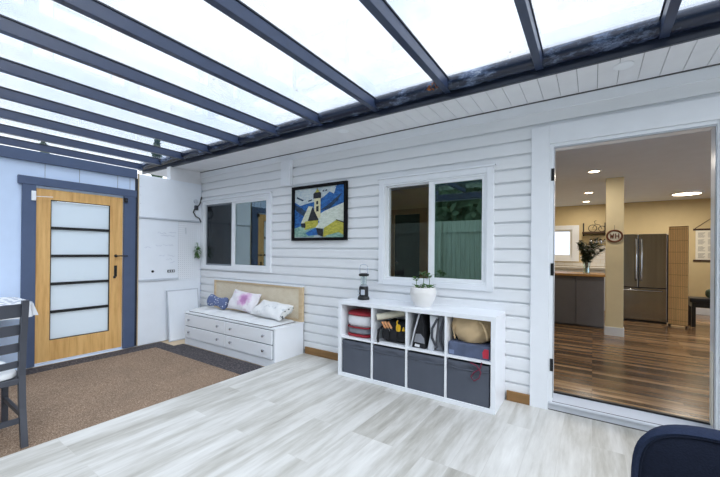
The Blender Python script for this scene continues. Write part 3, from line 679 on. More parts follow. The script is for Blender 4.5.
# picture coordinates: x 0..1 left to right, y 0..1 bottom to top
PL = [(0, [(0, 0), (1, 0), (1, 1), (0, 1)]), (1, [(0, 0.2), (1, 0.4), (1, 1), (0.86, 1), (0.6, 0.80), (0.44, 0.72), (0.3, 0.70), (0.12, 0.66), (0, 0.74)]),
      (0, [(0.0, 0.84), (0.12, 0.74), (0.3, 0.74), (0.42, 0.78), (0.34, 1.0), (0.0, 1.0)]), (2, [(0, 0.70), (0.14, 0.62), (0.26, 0.52), (0.20, 0.44), (0.08, 0.52), (0, 0.60)]), (2, [(0.05, 0.85), (0.2, 0.77), (0.17, 0.75), (0.04, 0.82)]),
      (2, [(0.55, 0.55), (0.72, 0.66), (0.96, 0.86), (0.88, 0.72), (0.72, 0.56)]), (1, [(0.9, 1), (1, 1), (1, 0.72), (0.93, 0.84)]), (0, [(0.7, 0.9), (0.84, 0.97), (0.8, 0.84)]),
      (3, [(0.45, 0.42), (0.62, 0.52), (1, 0.66), (1, 0.3), (0.6, 0.2)]), (7, [(0, 0.02), (0.42, 0.02), (0.46, 0.2), (0.2, 0.26), (0, 0.2)]), (1, [(0.24, 0.1), (0.44, 0.2), (0.58, 0.16), (0.5, 0.06), (0.3, 0.04)]),
      (8, [(0.14, 0.30), (0.30, 0.64), (0.40, 0.62), (0.28, 0.28)]), (4, [(0.22, 0.16), (0.5, 0.22), (0.5, 0.36), (0.22, 0.33)]), (5, [(0.14, 0.3), (0.24, 0.3), (0.24, 0.2), (0.15, 0.22)]),
      (6, [(0.42, 0.36), (0.42, 0.78), (0.545, 0.78), (0.545, 0.4)]), (5, [(0.40, 0.78), (0.40, 0.88), (0.44, 0.91), (0.52, 0.91), (0.555, 0.88), (0.555, 0.78)]), (4, [(0.43, 0.9), (0.48, 0.97), (0.53, 0.9)]), (5, [(0.472, 0.95), (0.472, 1.0), (0.482, 1.0), (0.482, 0.95)]),
      (5, [(0.46, 0.66), (0.46, 0.72), (0.50, 0.73), (0.50, 0.66)]), (5, [(0.46, 0.52), (0.46, 0.62), (0.51, 0.63), (0.51, 0.52)]), (5, [(0.29, 0.34), (0.385, 0.62), (0.515, 0.35)]),
      (3, [(0.45, 0.2), (0.62, 0.42), (0.96, 0.5), (1, 0.4), (0.62, 0.18)]), (4, [(0.60, 0.02), (0.62, 0.19), (0.85, 0.33), (1, 0.28), (1, 0.02)]), (5, [(0.46, 0.19), (0.60, 0.17), (0.60, 0.02), (0.50, 0.06)]), (5, [(0.84, 0.35), (1, 0.29), (1, 0.265), (0.86, 0.325)]), (7, [(0.66, 0.04), (0.9, 0.1), (1, 0.04), (1, 0.0), (0.66, 0.0)]),
      (2, [(0.30, 0.75), (0.38, 0.77), (0.37, 0.74), (0.3, 0.725)]), (2, [(0.59, 0.92), (0.625, 0.935), (0.62, 0.905), (0.59, 0.895)]), (2, [(0.645, 0.925), (0.68, 0.94), (0.675, 0.91), (0.645, 0.9)])]
q = MB(); IW, IH = PW - 0.038, PH - 0.034
for k, (mi, poly) in enumerate(PL):
    y = -0.012 - 0.0004 * k; q.add([(-IW + 2 * IW * u, y, -IH + 2 * IH * v) for u, v in poly], [tuple(range(len(poly)))], mi)
q.box(-IW, IW, -0.0115, -0.002, -IH, IH, 2)
q.build('canvas', cols, t)

# ------------------------------------------------------------------ cube shelf
SX = -1.42
t = thing('cube_shelf', 'low white eight-cubby shelf against the siding under the right window', 'shelf', (SX, -0.185, 0))
HW, SD, SH, tk = 0.785, 0.185, 0.775, 0.038
q = MB(); q.box(-HW, HW, -SD, SD, SH - tk, SH).box(-HW, HW, -SD, SD, 0, tk).box(-HW, -HW + tk, -SD, SD, tk, SH - tk).box(HW - tk, HW, -SD, SD, tk, SH - tk)
q.build('carcass', 'white_furn', t, bevel=0.002)
cw = (2 * HW - 2 * tk) / 4
q = MB()
MZ = 0.392
q.box(-HW + tk, HW - tk, -SD + 0.002, SD, MZ, MZ + 0.018); q.build('middle_board', 'white_furn', t)
for k in (1, 2, 3):
    x = -HW + tk + k * cw; MB().box(x - 0.009, x + 0.009, -SD + 0.002, SD, tk, MZ).build('divider', 'white_furn', t); MB().box(x - 0.009, x + 0.009, -SD + 0.002, SD, MZ + 0.018, SH - tk).build('divider', 'white_furn', t)
CX = [SX - HW + tk + (k + 0.5) * cw for k in range(4)]
BL = ['grey fabric bin in the shelf cubby under the red-edged bedding bag', 'grey fabric bin in the shelf cubby under the black tool bag', 'grey fabric bin in the shelf cubby under the grey and black bags', 'grey fabric bin under the tan tote, with a maroon ribbon hanging over it']
b0 = None
for k in range(4):
    if b0 is None:
        b0 = thing('fabric_bin', BL[0], 'bin', (0, 0, 0), 0, 'grey fabric bins in the cube shelf')
        w2, hh = cw / 2 - 0.013, 0.335
        def fn(u, v):
            bulge = 0.006 * math.sin(math.pi * u) * math.sin(math.pi * v)
            return (-w2 + 2 * w2 * u, -0.172 - bulge - 0.008 * math.sin(11 * u + 5) * math.exp(-((v - 0.86) / 0.05) ** 2) - 0.006 * math.exp(-((v - 0.93) / 0.05) ** 2), hh * v)
        q = MB(); q.grid(fn, 26, 30)
        q.box(-w2, -w2 + 0.004, -0.172, 0.16, 0, hh).box(w2 - 0.004, w2, -0.172, 0.16, 0, hh).box(-w2, w2, 0.156, 0.16, 0, hh).box(-w2, w2, -0.172, 0.16, 0, 0.004)
        q.build('bin_body', 'bin', b0, smooth=True)
        q = MB(); q.tube([(-w2 + 0.002, -0.176, 0.285)] + [(-w2 + 2 * w2 * u / 12, -0.177 - 0.002 * math.sin(4 * u), 0.285 - 0.012 * math.sin(math.pi * u / 12)) for u in range(1, 12)] + [(w2 - 0.002, -0.176, 0.285)], 0.005, 6)
        q.build('fold_seam', 'bin', b0, smooth=True)
        b = b0
    else:
        b = copy_tree(b0); b['label'] = BL[k]
    b.location = (CX[k], -0.186, tk)
Z2 = MZ + 0.018
# bedding bag
t = thing('bedding_bag', 'clear bag of white bedding with red edges in the first upper cubby', 'bag', (CX[0] - 0.018, -0.19, Z2))
def rbox(mb, cx, cy, cz, sx, sy, sz, p=5, n=18, mi=0, puff=0.0):
    def fn(u, v):
        th = 2 * math.pi * u; ph = math.pi * (v - 0.5)
        def s(a): return math.copysign(abs(a) ** (2 / p), a)
        return (cx + sx / 2 * s(math.cos(ph)) * s(math.cos(th)), cy + sy / 2 * s(math.cos(ph)) * s(math.sin(th)), cz + sz / 2 * s(math.sin(ph)))
    return mb.grid(fn, 2 * n, n, mi)
q = MB(); rbox(q, 0, 0, 0.165, 0.305, 0.28, 0.15, 3.2); q.build('bag_body', 'clear_bag', t, smooth=True)
q = MB(); rbox(q, 0, 0, 0.062, 0.27, 0.275, 0.075, 4); q.build('front_pocket', 'grey_bag', t, smooth=True)
def ring(z, sx, sy, r=0.008, p=5): return [(sx / 2 * math.copysign(abs(math.cos(a)) ** (2 / p), math.cos(a)), sy / 2 * math.copysign(abs(math.sin(a)) ** (2 / p), math.sin(a)), z) for a in [2 * math.pi * i / 40 for i in range(40)]]
q = MB(); rbox(q, 0.0, 0, 0.235, 0.315, 0.29, 0.05, 3.2); q.build('lid', 'red', t, smooth=True)
q = MB(); rbox(q, 0.0, 0, 0.017, 0.295, 0.285, 0.034, 4); q.build('base_edge', 'red', t, smooth=True)
MB().tube(ring(0.1, 0.285, 0.278, 0.007, 4), 0.007, 6, closed=True).build('piping', 'red', t, smooth=True)
# tool bag
t = thing('tool_bag', 'open black fabric tool bag in the second upper cubby', 'tool bag', (CX[1] + 0.025, -0.19, Z2))
q = MB(); rbox(q, 0, 0.01, 0.098, 0.285, 0.25, 0.196, 6); q.build('bag_body', 'black_fabric', t, smooth=True)
q = MB(); 
for x in (-0.085, 0.0, 0.085): q.box(x - 0.038, x + 0.038, -0.128, -0.116, 0.03, 0.13)
q.build('front_pocket', 'black_fabric', t, bevel=0.006)
q = MB(); q.tube([(-0.135, -0.1, 0.14), (-0.15, -0.15, 0.12), (-0.152, -0.165, 0.03), (-0.14, -0.168, -0.01)], 0.011, 8); q.build('strap', 'black_fabric', t, smooth=True)
q = MB(); q.tube([(-0.11, 0.03, 0.185), (-0.08, 0.04, 0.2), (0.06, 0.04, 0.2), (0.11, 0.03, 0.185)], 0.010, 8); q.build('carry_handle', 'black_fabric', t, smooth=True)
for i, (x, z, m) in enumerate(((-0.085, 0.165, 'orange'), (-0.055, 0.17, 'orange'), (-0.02, 0.17, 'orange'))):
    w = thing('screwdriver', ['screwdriver with a peach handle, leftmost in the black tool bag', 'screwdriver with a peach handle, middle of three in the tool bag', 'screwdriver with a peach handle, rightmost of three in the tool bag'][i], 'tool', (t.location.x + x, t.location.y - 0.125, Z2 + z - 0.03), 0, 'peach screwdrivers in the tool bag')
    w.rotation_euler = (R(12), R(-28), 0)
    MB().lathe([(0.006, 0), (0.012, 0.008), (0.010, 0.04), (0.013, 0.065), (0.006, 0.072)], n=10).build('handle', m, w, smooth=True)
    MB().tube([(0, 0, -0.07), (0, 0, 0.0)], 0.003, 6).build('shaft', 'chrome', w)
w = thing('yellow_clamp', 'larger yellow hand tool sticking out of the black tool bag', 'tool', (t.location.x + 0.055, t.location.y - 0.13, Z2 + 0.13))
q = MB(); rbox(q, 0, 0, 0.025, 0.05, 0.02, 0.07, 3, 10); q.build('body', 'yellow', w, smooth=True); q = MB(); q.tube([(-0.01, 0, 0.05), (-0.016, 0, 0.08), (-0.004, 0, 0.095)], 0.007, 8); q.build('jaw', 'yellow', w, smooth=True)
w = thing('yellow_tool_tip', 'small yellow tool tip at the right of the black tool bag', 'tool', (t.location.x + 0.11, t.location.y - 0.13, Z2 + 0.135))
MB().lathe([(0.016, 0), (0.012, 0.015), (0.004, 0.035)], n=10).build('tip', 'yellow', w, smooth=True); MB().tube([(0, 0, -0.03), (0, 0, 0)], 0.006, 6).build('grip', 'black', w)
w = thing('paper_roll', 'rolled cream paper tube lying over the black tool bag', 'paper roll', (CX[1] - 0.09, -0.31, Z2 + 0.205)); w.rotation_euler = (0, 0, R(20))
q = MB(); n = 24
pr = [(0.03, -0.01), (0.032, 0.0), (0.032, 0.24), (0.02, 0.24), (0.02, 0.0), (0.02, -0.01)]
q.lathe([(0.021, 0.0), (0.032, 0.0), (0.032, 0.27), (0.021, 0.27)], n=n, axis='x'); q.build('tube', 'roll_paper', w, smooth=True)
MB().lathe([(0.0212, -0.001), (0.0212, 0.004)], n=16, axis='x').build('tube_hole', 'black', w)
w.rotation_euler = (0, R(-10), R(28)); w.location = (CX[1] - 0.15, -0.33, Z2 + 0.235)
# third cubby: black slanted bag, white-grey bag
t = thing('black_tote', 'black tote bag with a white patterned front slumped in the third upper cubby', 'bag', (CX[2] - 0.09, -0.19, Z2))
q = MB(); q.prism([(-0.06, 0.0), (0.075, 0.0), (0.06, 0.16), (0.045, 0.315), (0.02, 0.315)], 'y', -0.14, 0.1); q.build('bag_body', 'black_fabric', t, bevel=0.01, smooth=True)
q = MB(); q.add([(-0.035, -0.1415, 0.055), (0.07, -0.1415, 0.05), (0.064, -0.1415, 0.1), (0.03, -0.1415, 0.135), (-0.02, -0.1415, 0.13)], [(0, 1, 2, 3, 4)]); q.add([(-0.03, -0.1425, 0.015), (0.02, -0.1425, 0.012), (0.022, -0.1425, 0.035), (-0.022, -0.1425, 0.04)], [(0, 1, 2, 3)], 1)
q.build('printed_front', ['grey_bag', 'clear_bag'], t)
q = MB(); q.tube([(-0.064, -0.145, 0.005), (-0.03, -0.148, 0.15), (0.018, -0.147, 0.312)], 0.006, 6); q.build('strap', 'white_bag', t, smooth=True)
t = thing('grey_backpack', 'white and grey soft backpack standing in the third upper cubby', 'bag', (CX[2] + 0.065, -0.19, Z2))
q = MB(); q.prism([(-0.065, 0.0), (0.0, 0.0), (0.03, 0.30), (-0.045, 0.315), (-0.035, 0.15)], 'y', -0.14, 0.06); q.build('white_side', 'white_bag', t, bevel=0.012, smooth=True)
q = MB(); q.prism([(0.005, 0.0), (0.105, 0.0), (0.105, 0.25), (0.08, 0.315), (0.034, 0.305)], 'y', -0.12, 0.1); q.build('grey_side', 'grey_bag', t, bevel=0.014, smooth=True)
q = MB(); q.tube([(0.03, -0.13, 0.29), (-0.01, -0.155, 0.2), (-0.012, -0.155, 0.12), (0.03, -0.14, 0.03)], 0.011, 8); q.tube([(0.09, -0.128, 0.3), (0.06, -0.14, 0.18), (0.062, -0.142, 0.1), (0.09, -0.13, 0.02)], 0.012, 8); q.build('strap', 'charcoal', t, smooth=True)
# fourth cubby: box and tote
t = thing('blue_box', 'blue-grey cardboard box with a pink label under the tan tote', 'box', (CX[3], -0.19, Z2))
MB().box(-0.17, 0.17, -0.15, 0.16, 0.0, 0.112).build('carton', 'navy_box', t, bevel=0.004)
q = MB(); q.add([(0.12, -0.1515, 0.015), (0.165, -0.1515, 0.015), (0.165, -0.1515, 0.09), (0.13, -0.1515, 0.09), (0.115, -0.1515, 0.06)], [(0, 1, 2, 3, 4)]); q.build('pink_label', 'pink_label', t)
q = MB(); q.add([(-0.165, -0.1515, 0.01), (-0.12, -0.1515, 0.01), (-0.12, -0.1515, 0.045), (-0.165, -0.1515, 0.045)], [(0, 1, 2, 3)]); q.build('pale_label', 'blue_pale', t)
t = thing('tan_tote', 'tan canvas tote bag slumped on the blue-grey box in the fourth cubby', 'bag', (CX[3] - 0.005, -0.19, Z2 + 0.1125))
def fn(u, v):
    th = 2 * math.pi * u; rr = 0.62 + 0.42 * math.sin(math.pi * (0.12 + 0.70 * v)) + 0.05 * math.sin(3 * th + 4 * v) + 0.03 * math.sin(7 * th - 9 * v)
    s = 1 if v > 0 else 0.001
    return (0.172 * rr * math.cos(th), 0.132 * rr * math.sin(th) - 0.005, 0.004 + 0.2 * v + 0.012 * math.cos(2 * th) * v)
q = MB(); q.grid(fn, 48, 16); q.add([fn(i / 47, 0) for i in range(47)], [tuple(range(47))]); q.add([fn(i / 47, 1) for i in range(47)], [tuple(range(47))])
q.build('bag_body', 'tan_bag', t, smooth=True)
q = MB(); q.tube([(0.07, -0.1, 0.195), (0.12, -0.14, 0.17), (0.15, -0.145, 0.1), (0.15, -0.12, 0.05)], 0.009, 8); q.build('handle', 'tan_bag', t, smooth=True); q = MB(); q.tube([(-0.12, -0.115, 0.02), (-0.135, -0.118, 0.1), (-0.09, -0.1, 0.19)], 0.006, 6); q.build('handle', 'tan_bag', t, smooth=True)
t = thing('maroon_ribbon', 'thin maroon ribbon loop hanging over the right fabric bin', 'ribbon', (CX[3] + 0.06, -0.378, 0.40))
q = MB(); q.tube([(0.06, 0.0, 0.0), (0.05, -0.003, -0.05), (0.0, -0.004, -0.09), (-0.025, -0.004, -0.13), (0.0, -0.004, -0.16), (0.04, -0.004, -0.13), (0.055, -0.004, -0.08), (0.02, -0.004, -0.03), (-0.03, -0.003, -0.015)], 0.005, 6); q.build('cord', 'maroon', t, smooth=True)

# lantern
t = thing('camping_lantern', 'black camping lantern with a wire handle on the cube shelf', 'lantern', (-2.035, -0.15, 0.775))
MB().lathe([(0.062, 0), (0.064, 0.012), (0.058, 0.03), (0.052, 0.034), (0.05, 0.125), (0.045, 0.14), (0.03, 0.145)], n=24).build('base', 'black', t, smooth=True)
q = MB(); q.box(0.0, 0.045, -0.058, -0.046, 0.055, 0.11); q.build('speaker_grille', 'grey_frame', t, bevel=0.003)
q = MB(); q.box(-0.042, -0.022, -0.056, -0.046, 0.075, 0.1).box(-0.042, -0.022, -0.056, -0.046, 0.045, 0.06); q.build('control_button', 'grey_frame', t, bevel=0.003)
MB().lathe([(0.042, 0.143), (0.042, 0.152), (0.03, 0.156)], n=20).build('collar', 'alu', t, smooth=True)
MB().lathe([(0.014, 0.15), (0.014, 0.25)], n=12).build('light_column', 'grey_frame', t, smooth=True)
MB().lathe([(0.034, 0.156), (0.034, 0.25)], n=20).build('globe', 'glass_v', t, smooth=True)
MB().lathe([(0.05, 0.25), (0.054, 0.255), (0.054, 0.274), (0.03, 0.282)], n=24).build('top_cap', 'black', t, smooth=True)
q = MB(); q.tube([(-0.05, 0, 0.268), (-0.05, 0, 0.345), (-0.04, 0, 0.368), (0, 0, 0.376), (0.04, 0, 0.368), (0.05, 0, 0.345), (0.05, 0, 0.268)], 0.003, 6); q.build('wire_handle', 'chrome', t, smooth=True)
# plant pot
t = thing('potted_plant', 'young green plant in a rounded white pot on the cube shelf', 'plant', (-1.33, -0.2, 0.775))
pf = [(0.07, 0.0), (0.078, 0.004)]
prof = [(0.072, 0.0), (0.084, 0.02), (0.108, 0.07), (0.12, 0.115), (0.122, 0.14), (0.116, 0.17), (0.112, 0.182), (0.102, 0.182), (0.104, 0.165)]
pp = []
for (ra, za), (rb, zb) in zip(prof[:6], prof[1:7]):
    for k in range(4): pp.append((ra + (rb - ra) * k / 4 + 0.0012 * (k % 2), za + (zb - za) * k / 4))
pp += prof[6:]
MB().lathe(pp, n=40).build('pot', 'pot', t, smooth=True)
MB().lathe([(0.07, -0.0), (0.07, 0.003)], n=24).build('foot', 'soil', t)
MB().lathe([(0.103, 0.16), (0.05, 0.17), (0.005, 0.172)], n=24).build('soil', 'soil', t, smooth=True)
def leaf(mb, p, d, L, w, droop=0.3):
    d = Vector(d).normalized(); s_ = d.cross(Vector((0, 0, 1)))
    s_ = s_.normalized() if s_.length > 0.01 else Vector((1, 0, 0)); u = s_.cross(d); p = Vector(p)
    c = [p, p + d * L * 0.3 - u * 0.02 * droop, p + d * L * 0.65 - u * L * 0.12 * droop, p + d * L - u * L * 0.35 * droop]
    vs = [c[0], c[1] + s_ * w * 0.45 + u * w * 0.15, c[1], c[1] - s_ * w * 0.45 + u * w * 0.15, c[2] + s_ * w * 0.4 + u * w * 0.12, c[2], c[2] - s_ * w * 0.4 + u * w * 0.12, c[3]]
    mb.add(vs, [(0, 1, 2), (0, 2, 3), (1, 4, 5, 2), (2, 5, 6, 3), (4, 7, 5), (5, 7, 6)])
for i, (x, y, h) in enumerate(((-0.07, -0.01, 0.10), (0.0, 0.0, 0.15), (0.05, 0.02, 0.13), (0.06, -0.05, 0.04), (-0.03, -0.05, 0.03), (0.02, -0.06, 0.035), (0.085, 0.0, 0.03))):
    st = MB().tube([(x, y, 0.165), (x + 0.006, y, 0.165 + h * 0.6), (x - 0.004, y, 0.17 + h)], 0.003, 6).build('stem', 'leaf', t, smooth=True)
    q = MB()
    for k in range(6 if h > 0.06 else 5):
        a = k * 2.4 + i; leaf(q, (x - 0.004, y, 0.168 + h - 0.006 * k), (math.cos(a), math.sin(a), 0.35), random.uniform(0.045, 0.075), 0.034)
    q.build('leaf_cluster', 'leaf', st)

# ------------------------------------------------------------------ kitchen beyond the doorway
struct(MB().box(-6.2, 3.4, 6.1, 6.25, 0.11, 1.2).box(-6.2, -0.93, 6.1, 6.25, 1.2, 1.83).box(-0.40, 3.4, 6.1, 6.25, 1.2, 1.83).box(-6.2, 3.4, 6.1, 6.25, 1.83, 2.38).build('wall_back', 'yellow_wall'))
struct(MB().box(3.25, 3.4, 0.15, 0.6, 0.11, 2.38).box(3.25, 3.4, 4.4, 6.1, 0.11, 2.38).box(3.25, 3.4, 0.6, 4.4, 2.3, 2.38).build('wall_right', 'yellow_wall'))
w4 = MB().box(3.24, 3.41, 0.6, 0.66, 0.11, 2.3).box(3.24, 3.41, 4.34, 4.4, 0.11, 2.3).box(3.24, 3.41, 0.66, 4.34, 2.22, 2.3).box(3.24, 3.41, 0.66, 4.34, 0.11, 0.17)  # out-of-view window added to bring more daylight into the kitchen
for y in (1.88, 3.12): w4.box(3.26, 3.39, y - 0.03, y + 0.03, 0.17, 2.22)
w4 = struct(w4.build('window_4', 'vinyl', bevel=0.003))
MB().box(3.32, 3.326, 0.66, 4.34, 0.17, 2.22).build('pane', 'day_pane', w4)
struct(MB().box(-6.2, -6.05, 0.15, 6.1, 0.11, 2.38).build('wall_far_left', 'yellow_wall'))
struct(MB().box(-6.05, -2.93, 2.2, 2.3, 0.11, 2.38).box(-2.44, -1.0, 2.2, 2.3, 0.11, 2.38).box(-2.93, -2.44, 2.2, 2.3, 1.94, 2.38).box(-1.1, -1.0, 2.3, 6.1, 0.11, 2.38).build('wall_partition', 'yellow_wall'))
d3 = struct(MB().box(-3.02, -2.93, 2.18, 2.2, 0.11, 2.03).box(-2.44, -2.31, 2.18, 2.2, 0.11, 2.03).box(-2.93, -2.44, 2.18, 2.2, 1.94, 2.03).build('door_3', 'tan_casing', bevel=0.003))
dl = MB().box(-2.93, -2.44, 2.21, 2.25, 0.115, 1.94).build('door_leaf', 'dark_door', d3, bevel=0.003)
MB().lathe([(0.022, 0), (0.026, -0.03), (0.012, -0.045)], (-2.88, 2.21, 1.1), 14, axis='y').build('door_knob', 'chrome', dl, smooth=True)
# column
pc = struct(MB().box(0.155, 0.362, 2.90, 3.10, 0.11, 2.38).build('wall_post', 'cream_post', bevel=0.003))
MB().box(0.145, 0.372, 2.888, 3.11, 0.11, 0.235).build('baseboard', 'trim', pc, bevel=0.003)
t = thing('oval_sign', 'brown oval wooden sign with pale centre hung on the cream post', 'sign', (0.255, 2.884, 1.54))
q = MB(); q.tube([(0.088 * math.cos(a), 0, 0.08 * math.sin(a)) for a in [2 * math.pi * i / 36 for i in range(36)]], 0.012, 8, closed=True); q.build('oval_rim', 'sign_wood', t, smooth=True)
q = MB(); q.prism([(0.084 * math.cos(2 * math.pi * i / 36), 0.076 * math.sin(2 * math.pi * i / 36)) for i in range(36)], 'y', 0.002, 0.012); q.build('backing', 'paper', t)
def strokes(mb, segs, w, y0, y1):
    for (xa, za), (xb, zb) in segs: mb.bar((xa, (y0 + y1) / 2, za), (xb, (y0 + y1) / 2, zb), y1 - y0, w, up=(-(zb - za), 0, xb - xa))
for name, segs in (('letter', [((-0.052, 0.035), (-0.042, -0.035)), ((-0.042, -0.035), (-0.031, 0.02)), ((-0.031, 0.02), (-0.020, -0.035)), ((-0.020, -0.035), (-0.010, 0.035))]), ('letter', [((0.012, 0.036), (0.012, -0.036)), ((0.048, 0.036), (0.048, -0.036)), ((0.012, 0.0), (0.048, 0.0))])):
    q = MB(); strokes(q, segs, 0.011, -0.006, 0.003); q.build(name, 'sign_wood', t)
MB().tube([(-0.002, 0.008, 0.08), (0.0, 0.012, 0.155)], 0.002, 5).build('cord', 'dark_wood', t)
# peninsula
t = thing('kitchen_peninsula', 'grey panelled kitchen peninsula with a butcher block top, ending at the cream post', 'kitchen counter', (-0.42, 3.6, 0.11))
MB().box(-0.55, 0.57, -0.24, 0.3, 0.08, 0.815).box(-0.55, 0.57, -0.2, 0.3, 0, 0.08).build('cabinet', 'cab_grey', t, bevel=0.003)
for xa, xb in ((-0.55, -0.12), (-0.11, 0.19), (0.20, 0.57)): MB().box(xa, xb - 0.005, -0.255, -0.24, 0.03, 0.81).build('panel', 'cab_grey', t, bevel=0.003)
MB().box(-0.56, 0.58, -0.31, 0.34, 0.815, 0.85).build('worktop', 'butcher', t, bevel=0.004)
t = thing('glass_vase', 'ribbed glass vase on the butcher block counter', 'vase', (-0.085, 3.5, 0.96))
MB().lathe([(0.048, 0.0), (0.05, 0.01), (0.046, 0.1), (0.056, 0.19), (0.06, 0.2), (0.054, 0.2), (0.042, 0.1), (0.044, 0.015)], n=20).build('glass', 'glass_v', t, smooth=True)
MB().lathe([(0.042, 0.012), (0.040, 0.06), (0.040, 0.09)], n=18).build('water', 'chrome', t, smooth=True)
t = thing('eucalyptus_bunch', 'large bunch of dark green eucalyptus branches in the glass vase', 'plant', (-0.085, 3.5, 1.03))
for k in range(20):
    a = k * 2.399; sp = random.uniform(0.08, 0.36); h = random.uniform(0.2, 0.46)
    pts = [(0.01 * math.cos(a), 0.01 * math.sin(a), 0), (0.03 * math.cos(a), 0.03 * math.sin(a), 0.14), (sp * 0.55 * math.cos(a), sp * 0.4 * math.sin(a), 0.14 + h * 0.5), (sp * math.cos(a), sp * 0.6 * math.sin(a), 0.12 + h * 0.85)]
    br = MB().tube(pts, 0.003, 5).build('branch', 'bark', t)
    q = MB()
    for j in range(34):
        s_ = random.uniform(0.25, 1); i0 = min(2, int(s_ * 3)); f = s_ * 3 - i0; p = Vector(pts[i0]).lerp(Vector(pts[i0 + 1]), f)
        b = random.uniform(0, 6.28); leaf(q, p, (math.cos(b), math.sin(b), random.uniform(-0.2, 0.6)), random.uniform(0.045, 0.075), 0.046)
    q.build('leaves', 'leaf_dark', br)
# back window, tile, shelf
w3 = struct(MB().box(-1.02, -0.93, 6.07, 6.1, 1.1, 1.93).box(-0.40, -0.265, 6.07, 6.1, 1.1, 1.93).box(-0.93, -0.40, 6.07, 6.1, 1.83, 1.93).box(-0.93, -0.40, 6.05, 6.1, 1.1, 1.2).build('window_3', 'trim', bevel=0.003))
MB().box(-0.93, -0.40, 6.15, 6.16, 1.2, 1.83).build('pane', 'day_pane', w3)
MB().box(-0.93, -0.45, 6.12, 6.18, 1.79, 1.83).box(-0.45, -0.40, 6.12, 6.18, 1.2, 1.83).box(-0.93, -0.45, 6.12, 6.18, 1.2, 1.25).build('sash', 'vinyl', w3)
tl = MB()
for r_ in range(6):
    for c_ in range(10):
        x = -1.0 + c_ * 0.152 + (0.076 if r_ % 2 else 0); zb = 1.0 + r_ * 0.078
        if zb + 0.07 > 1.1 and x < -0.26: 
            continue
        tl.box(x, x + 0.148, 6.088, 6.1, zb, zb + 0.074)
tl.build('wall_tile', 'tile', bevel=0.002)
struct(bpy.data.objects['wall_tile'])
t = thing('back_counter', 'white cabinets and counter along the kitchen back wall below the window', 'kitchen counter', (-0.39, 5.8, 0.11))
MB().box(-0.6, 0.85, -0.27, 0.28, 0.0, 0.84).build('cabinet', 'white_furn', t, bevel=0.003); MB().box(-0.6, 0.86, -0.3, 0.29, 0.84, 0.88).build('worktop', 'tile', t, bevel=0.003)
t = thing('wall_shelf', 'dark shelf with black brackets on the kitchen back wall', 'shelf', (0.02, 6.1, 1.73))
MB().box(-0.22, 0.30, -0.24, 0.0, 0.0, 0.035).build('board', 'dark_wood', t, bevel=0.003)
for x in (-0.2, 0.2): MB().box(x - 0.012, x + 0.012, -0.02, 0.0, -0.05, 0.24).box(x - 0.012, x + 0.012, -0.22, -0.02, -0.02, 0.0).build('bracket', 'black', t)
MB().tube([(-0.2, -0.1, -0.03), (0.28, -0.1, -0.03)], 0.006, 6).build('glass_rail', 'black', t)
g0 = None
for i, x in enumerate((-0.06, 0.03, 0.12, 0.2)):
    lb = ['stemmed glass hanging under the dark kitchen shelf, leftmost of four', 'stemmed glass hanging under the dark kitchen shelf, second from left', 'stemmed glass hanging under the dark kitchen shelf, third from left', 'stemmed glass hanging under the dark kitchen shelf, rightmost, half behind the post'][i]
    if g0 is None:
        g0 = thing('wine_glass', lb, 'glass', (0, 0, 0), 0, 'glasses hanging under the shelf')
        MB().lathe([(0.036, 0.0), (0.034, -0.004), (0.004, -0.01), (0.004, -0.08)], n=16).build('foot_stem', 'glass_v', g0, smooth=True)
        MB().lathe([(0.004, -0.08), (0.03, -0.1), (0.04, -0.14), (0.034, -0.19), (0.031, -0.19), (0.036, -0.14), (0.006, -0.088)], n=16).build('bowl', 'chrome', g0, smooth=True)
        g = g0
    else: g = copy_tree(g0); g['label'] = lb
    g.location = (0.02 + x, 6.0, 1.693)
t = thing('wire_ornament', 'curly dark metal ornament like a small wheeled cart on the kitchen shelf', 'ornament', (0.06, 5.98, 1.765))
for cx, r_ in ((-0.07, 0.075), (0.1, 0.06)): MB().tube([(cx + r_ * math.cos(2 * math.pi * i / 20), 0, r_ + 0.004 + r_ * math.sin(2 * math.pi * i / 20)) for i in range(20)], 0.006, 6, closed=True).build('wheel', 'black', t, smooth=True)
MB().tube([(-0.07, 0, 0.08), (-0.02, 0, 0.17), (0.06, 0, 0.15), (0.1, 0, 0.064)], 0.006, 6).tube([(-0.02, 0, 0.17), (-0.04, 0, 0.23), (0.0, 0, 0.25)], 0.005, 6).build('frame', 'black', t, smooth=True)
# fridge
t = thing('fridge', 'stainless steel french door fridge with bottom freezer behind the post', 'fridge', (0.655, 4.42, 0.11))
FW, FH = 0.375, 1.52
MB().box(-FW + 0.005, FW + 0.035, 0.055, 0.72, 0.03, FH - 0.01).build('case', 'steel_dark', t, bevel=0.004)
MB().box(-FW + 0.01, FW - 0.0, 0.03, 0.4, 0.0, 0.03).build('toe_grille', 'black', t)
for xa, xb, hx in ((-FW, -0.004, -0.035), (0.004, FW, 0.035)):
    dd = MB().box(xa, xb, 0.0, 0.055, 0.60, FH).build('door', 'steel', t, bevel=0.006)
    MB().tube([(hx, 0.0, 0.72), (hx, -0.045, 0.74), (hx, -0.05, 1.0), (hx, -0.045, 1.42), (hx, 0.0, 1.44)], 0.013, 10).build('door_handle', 'chrome', dd, smooth=True)
dd = MB().box(-FW, FW, 0.0, 0.055, 0.04, 0.59).build('freezer_drawer', 'steel', t, bevel=0.006)
MB().tube([(-FW + 0.06, 0.0, 0.545), (-FW + 0.07, -0.045, 0.545), (FW - 0.07, -0.045, 0.545), (FW - 0.06, 0.0, 0.545)], 0.013, 10).build('drawer_handle', 'chrome', dd, smooth=True)
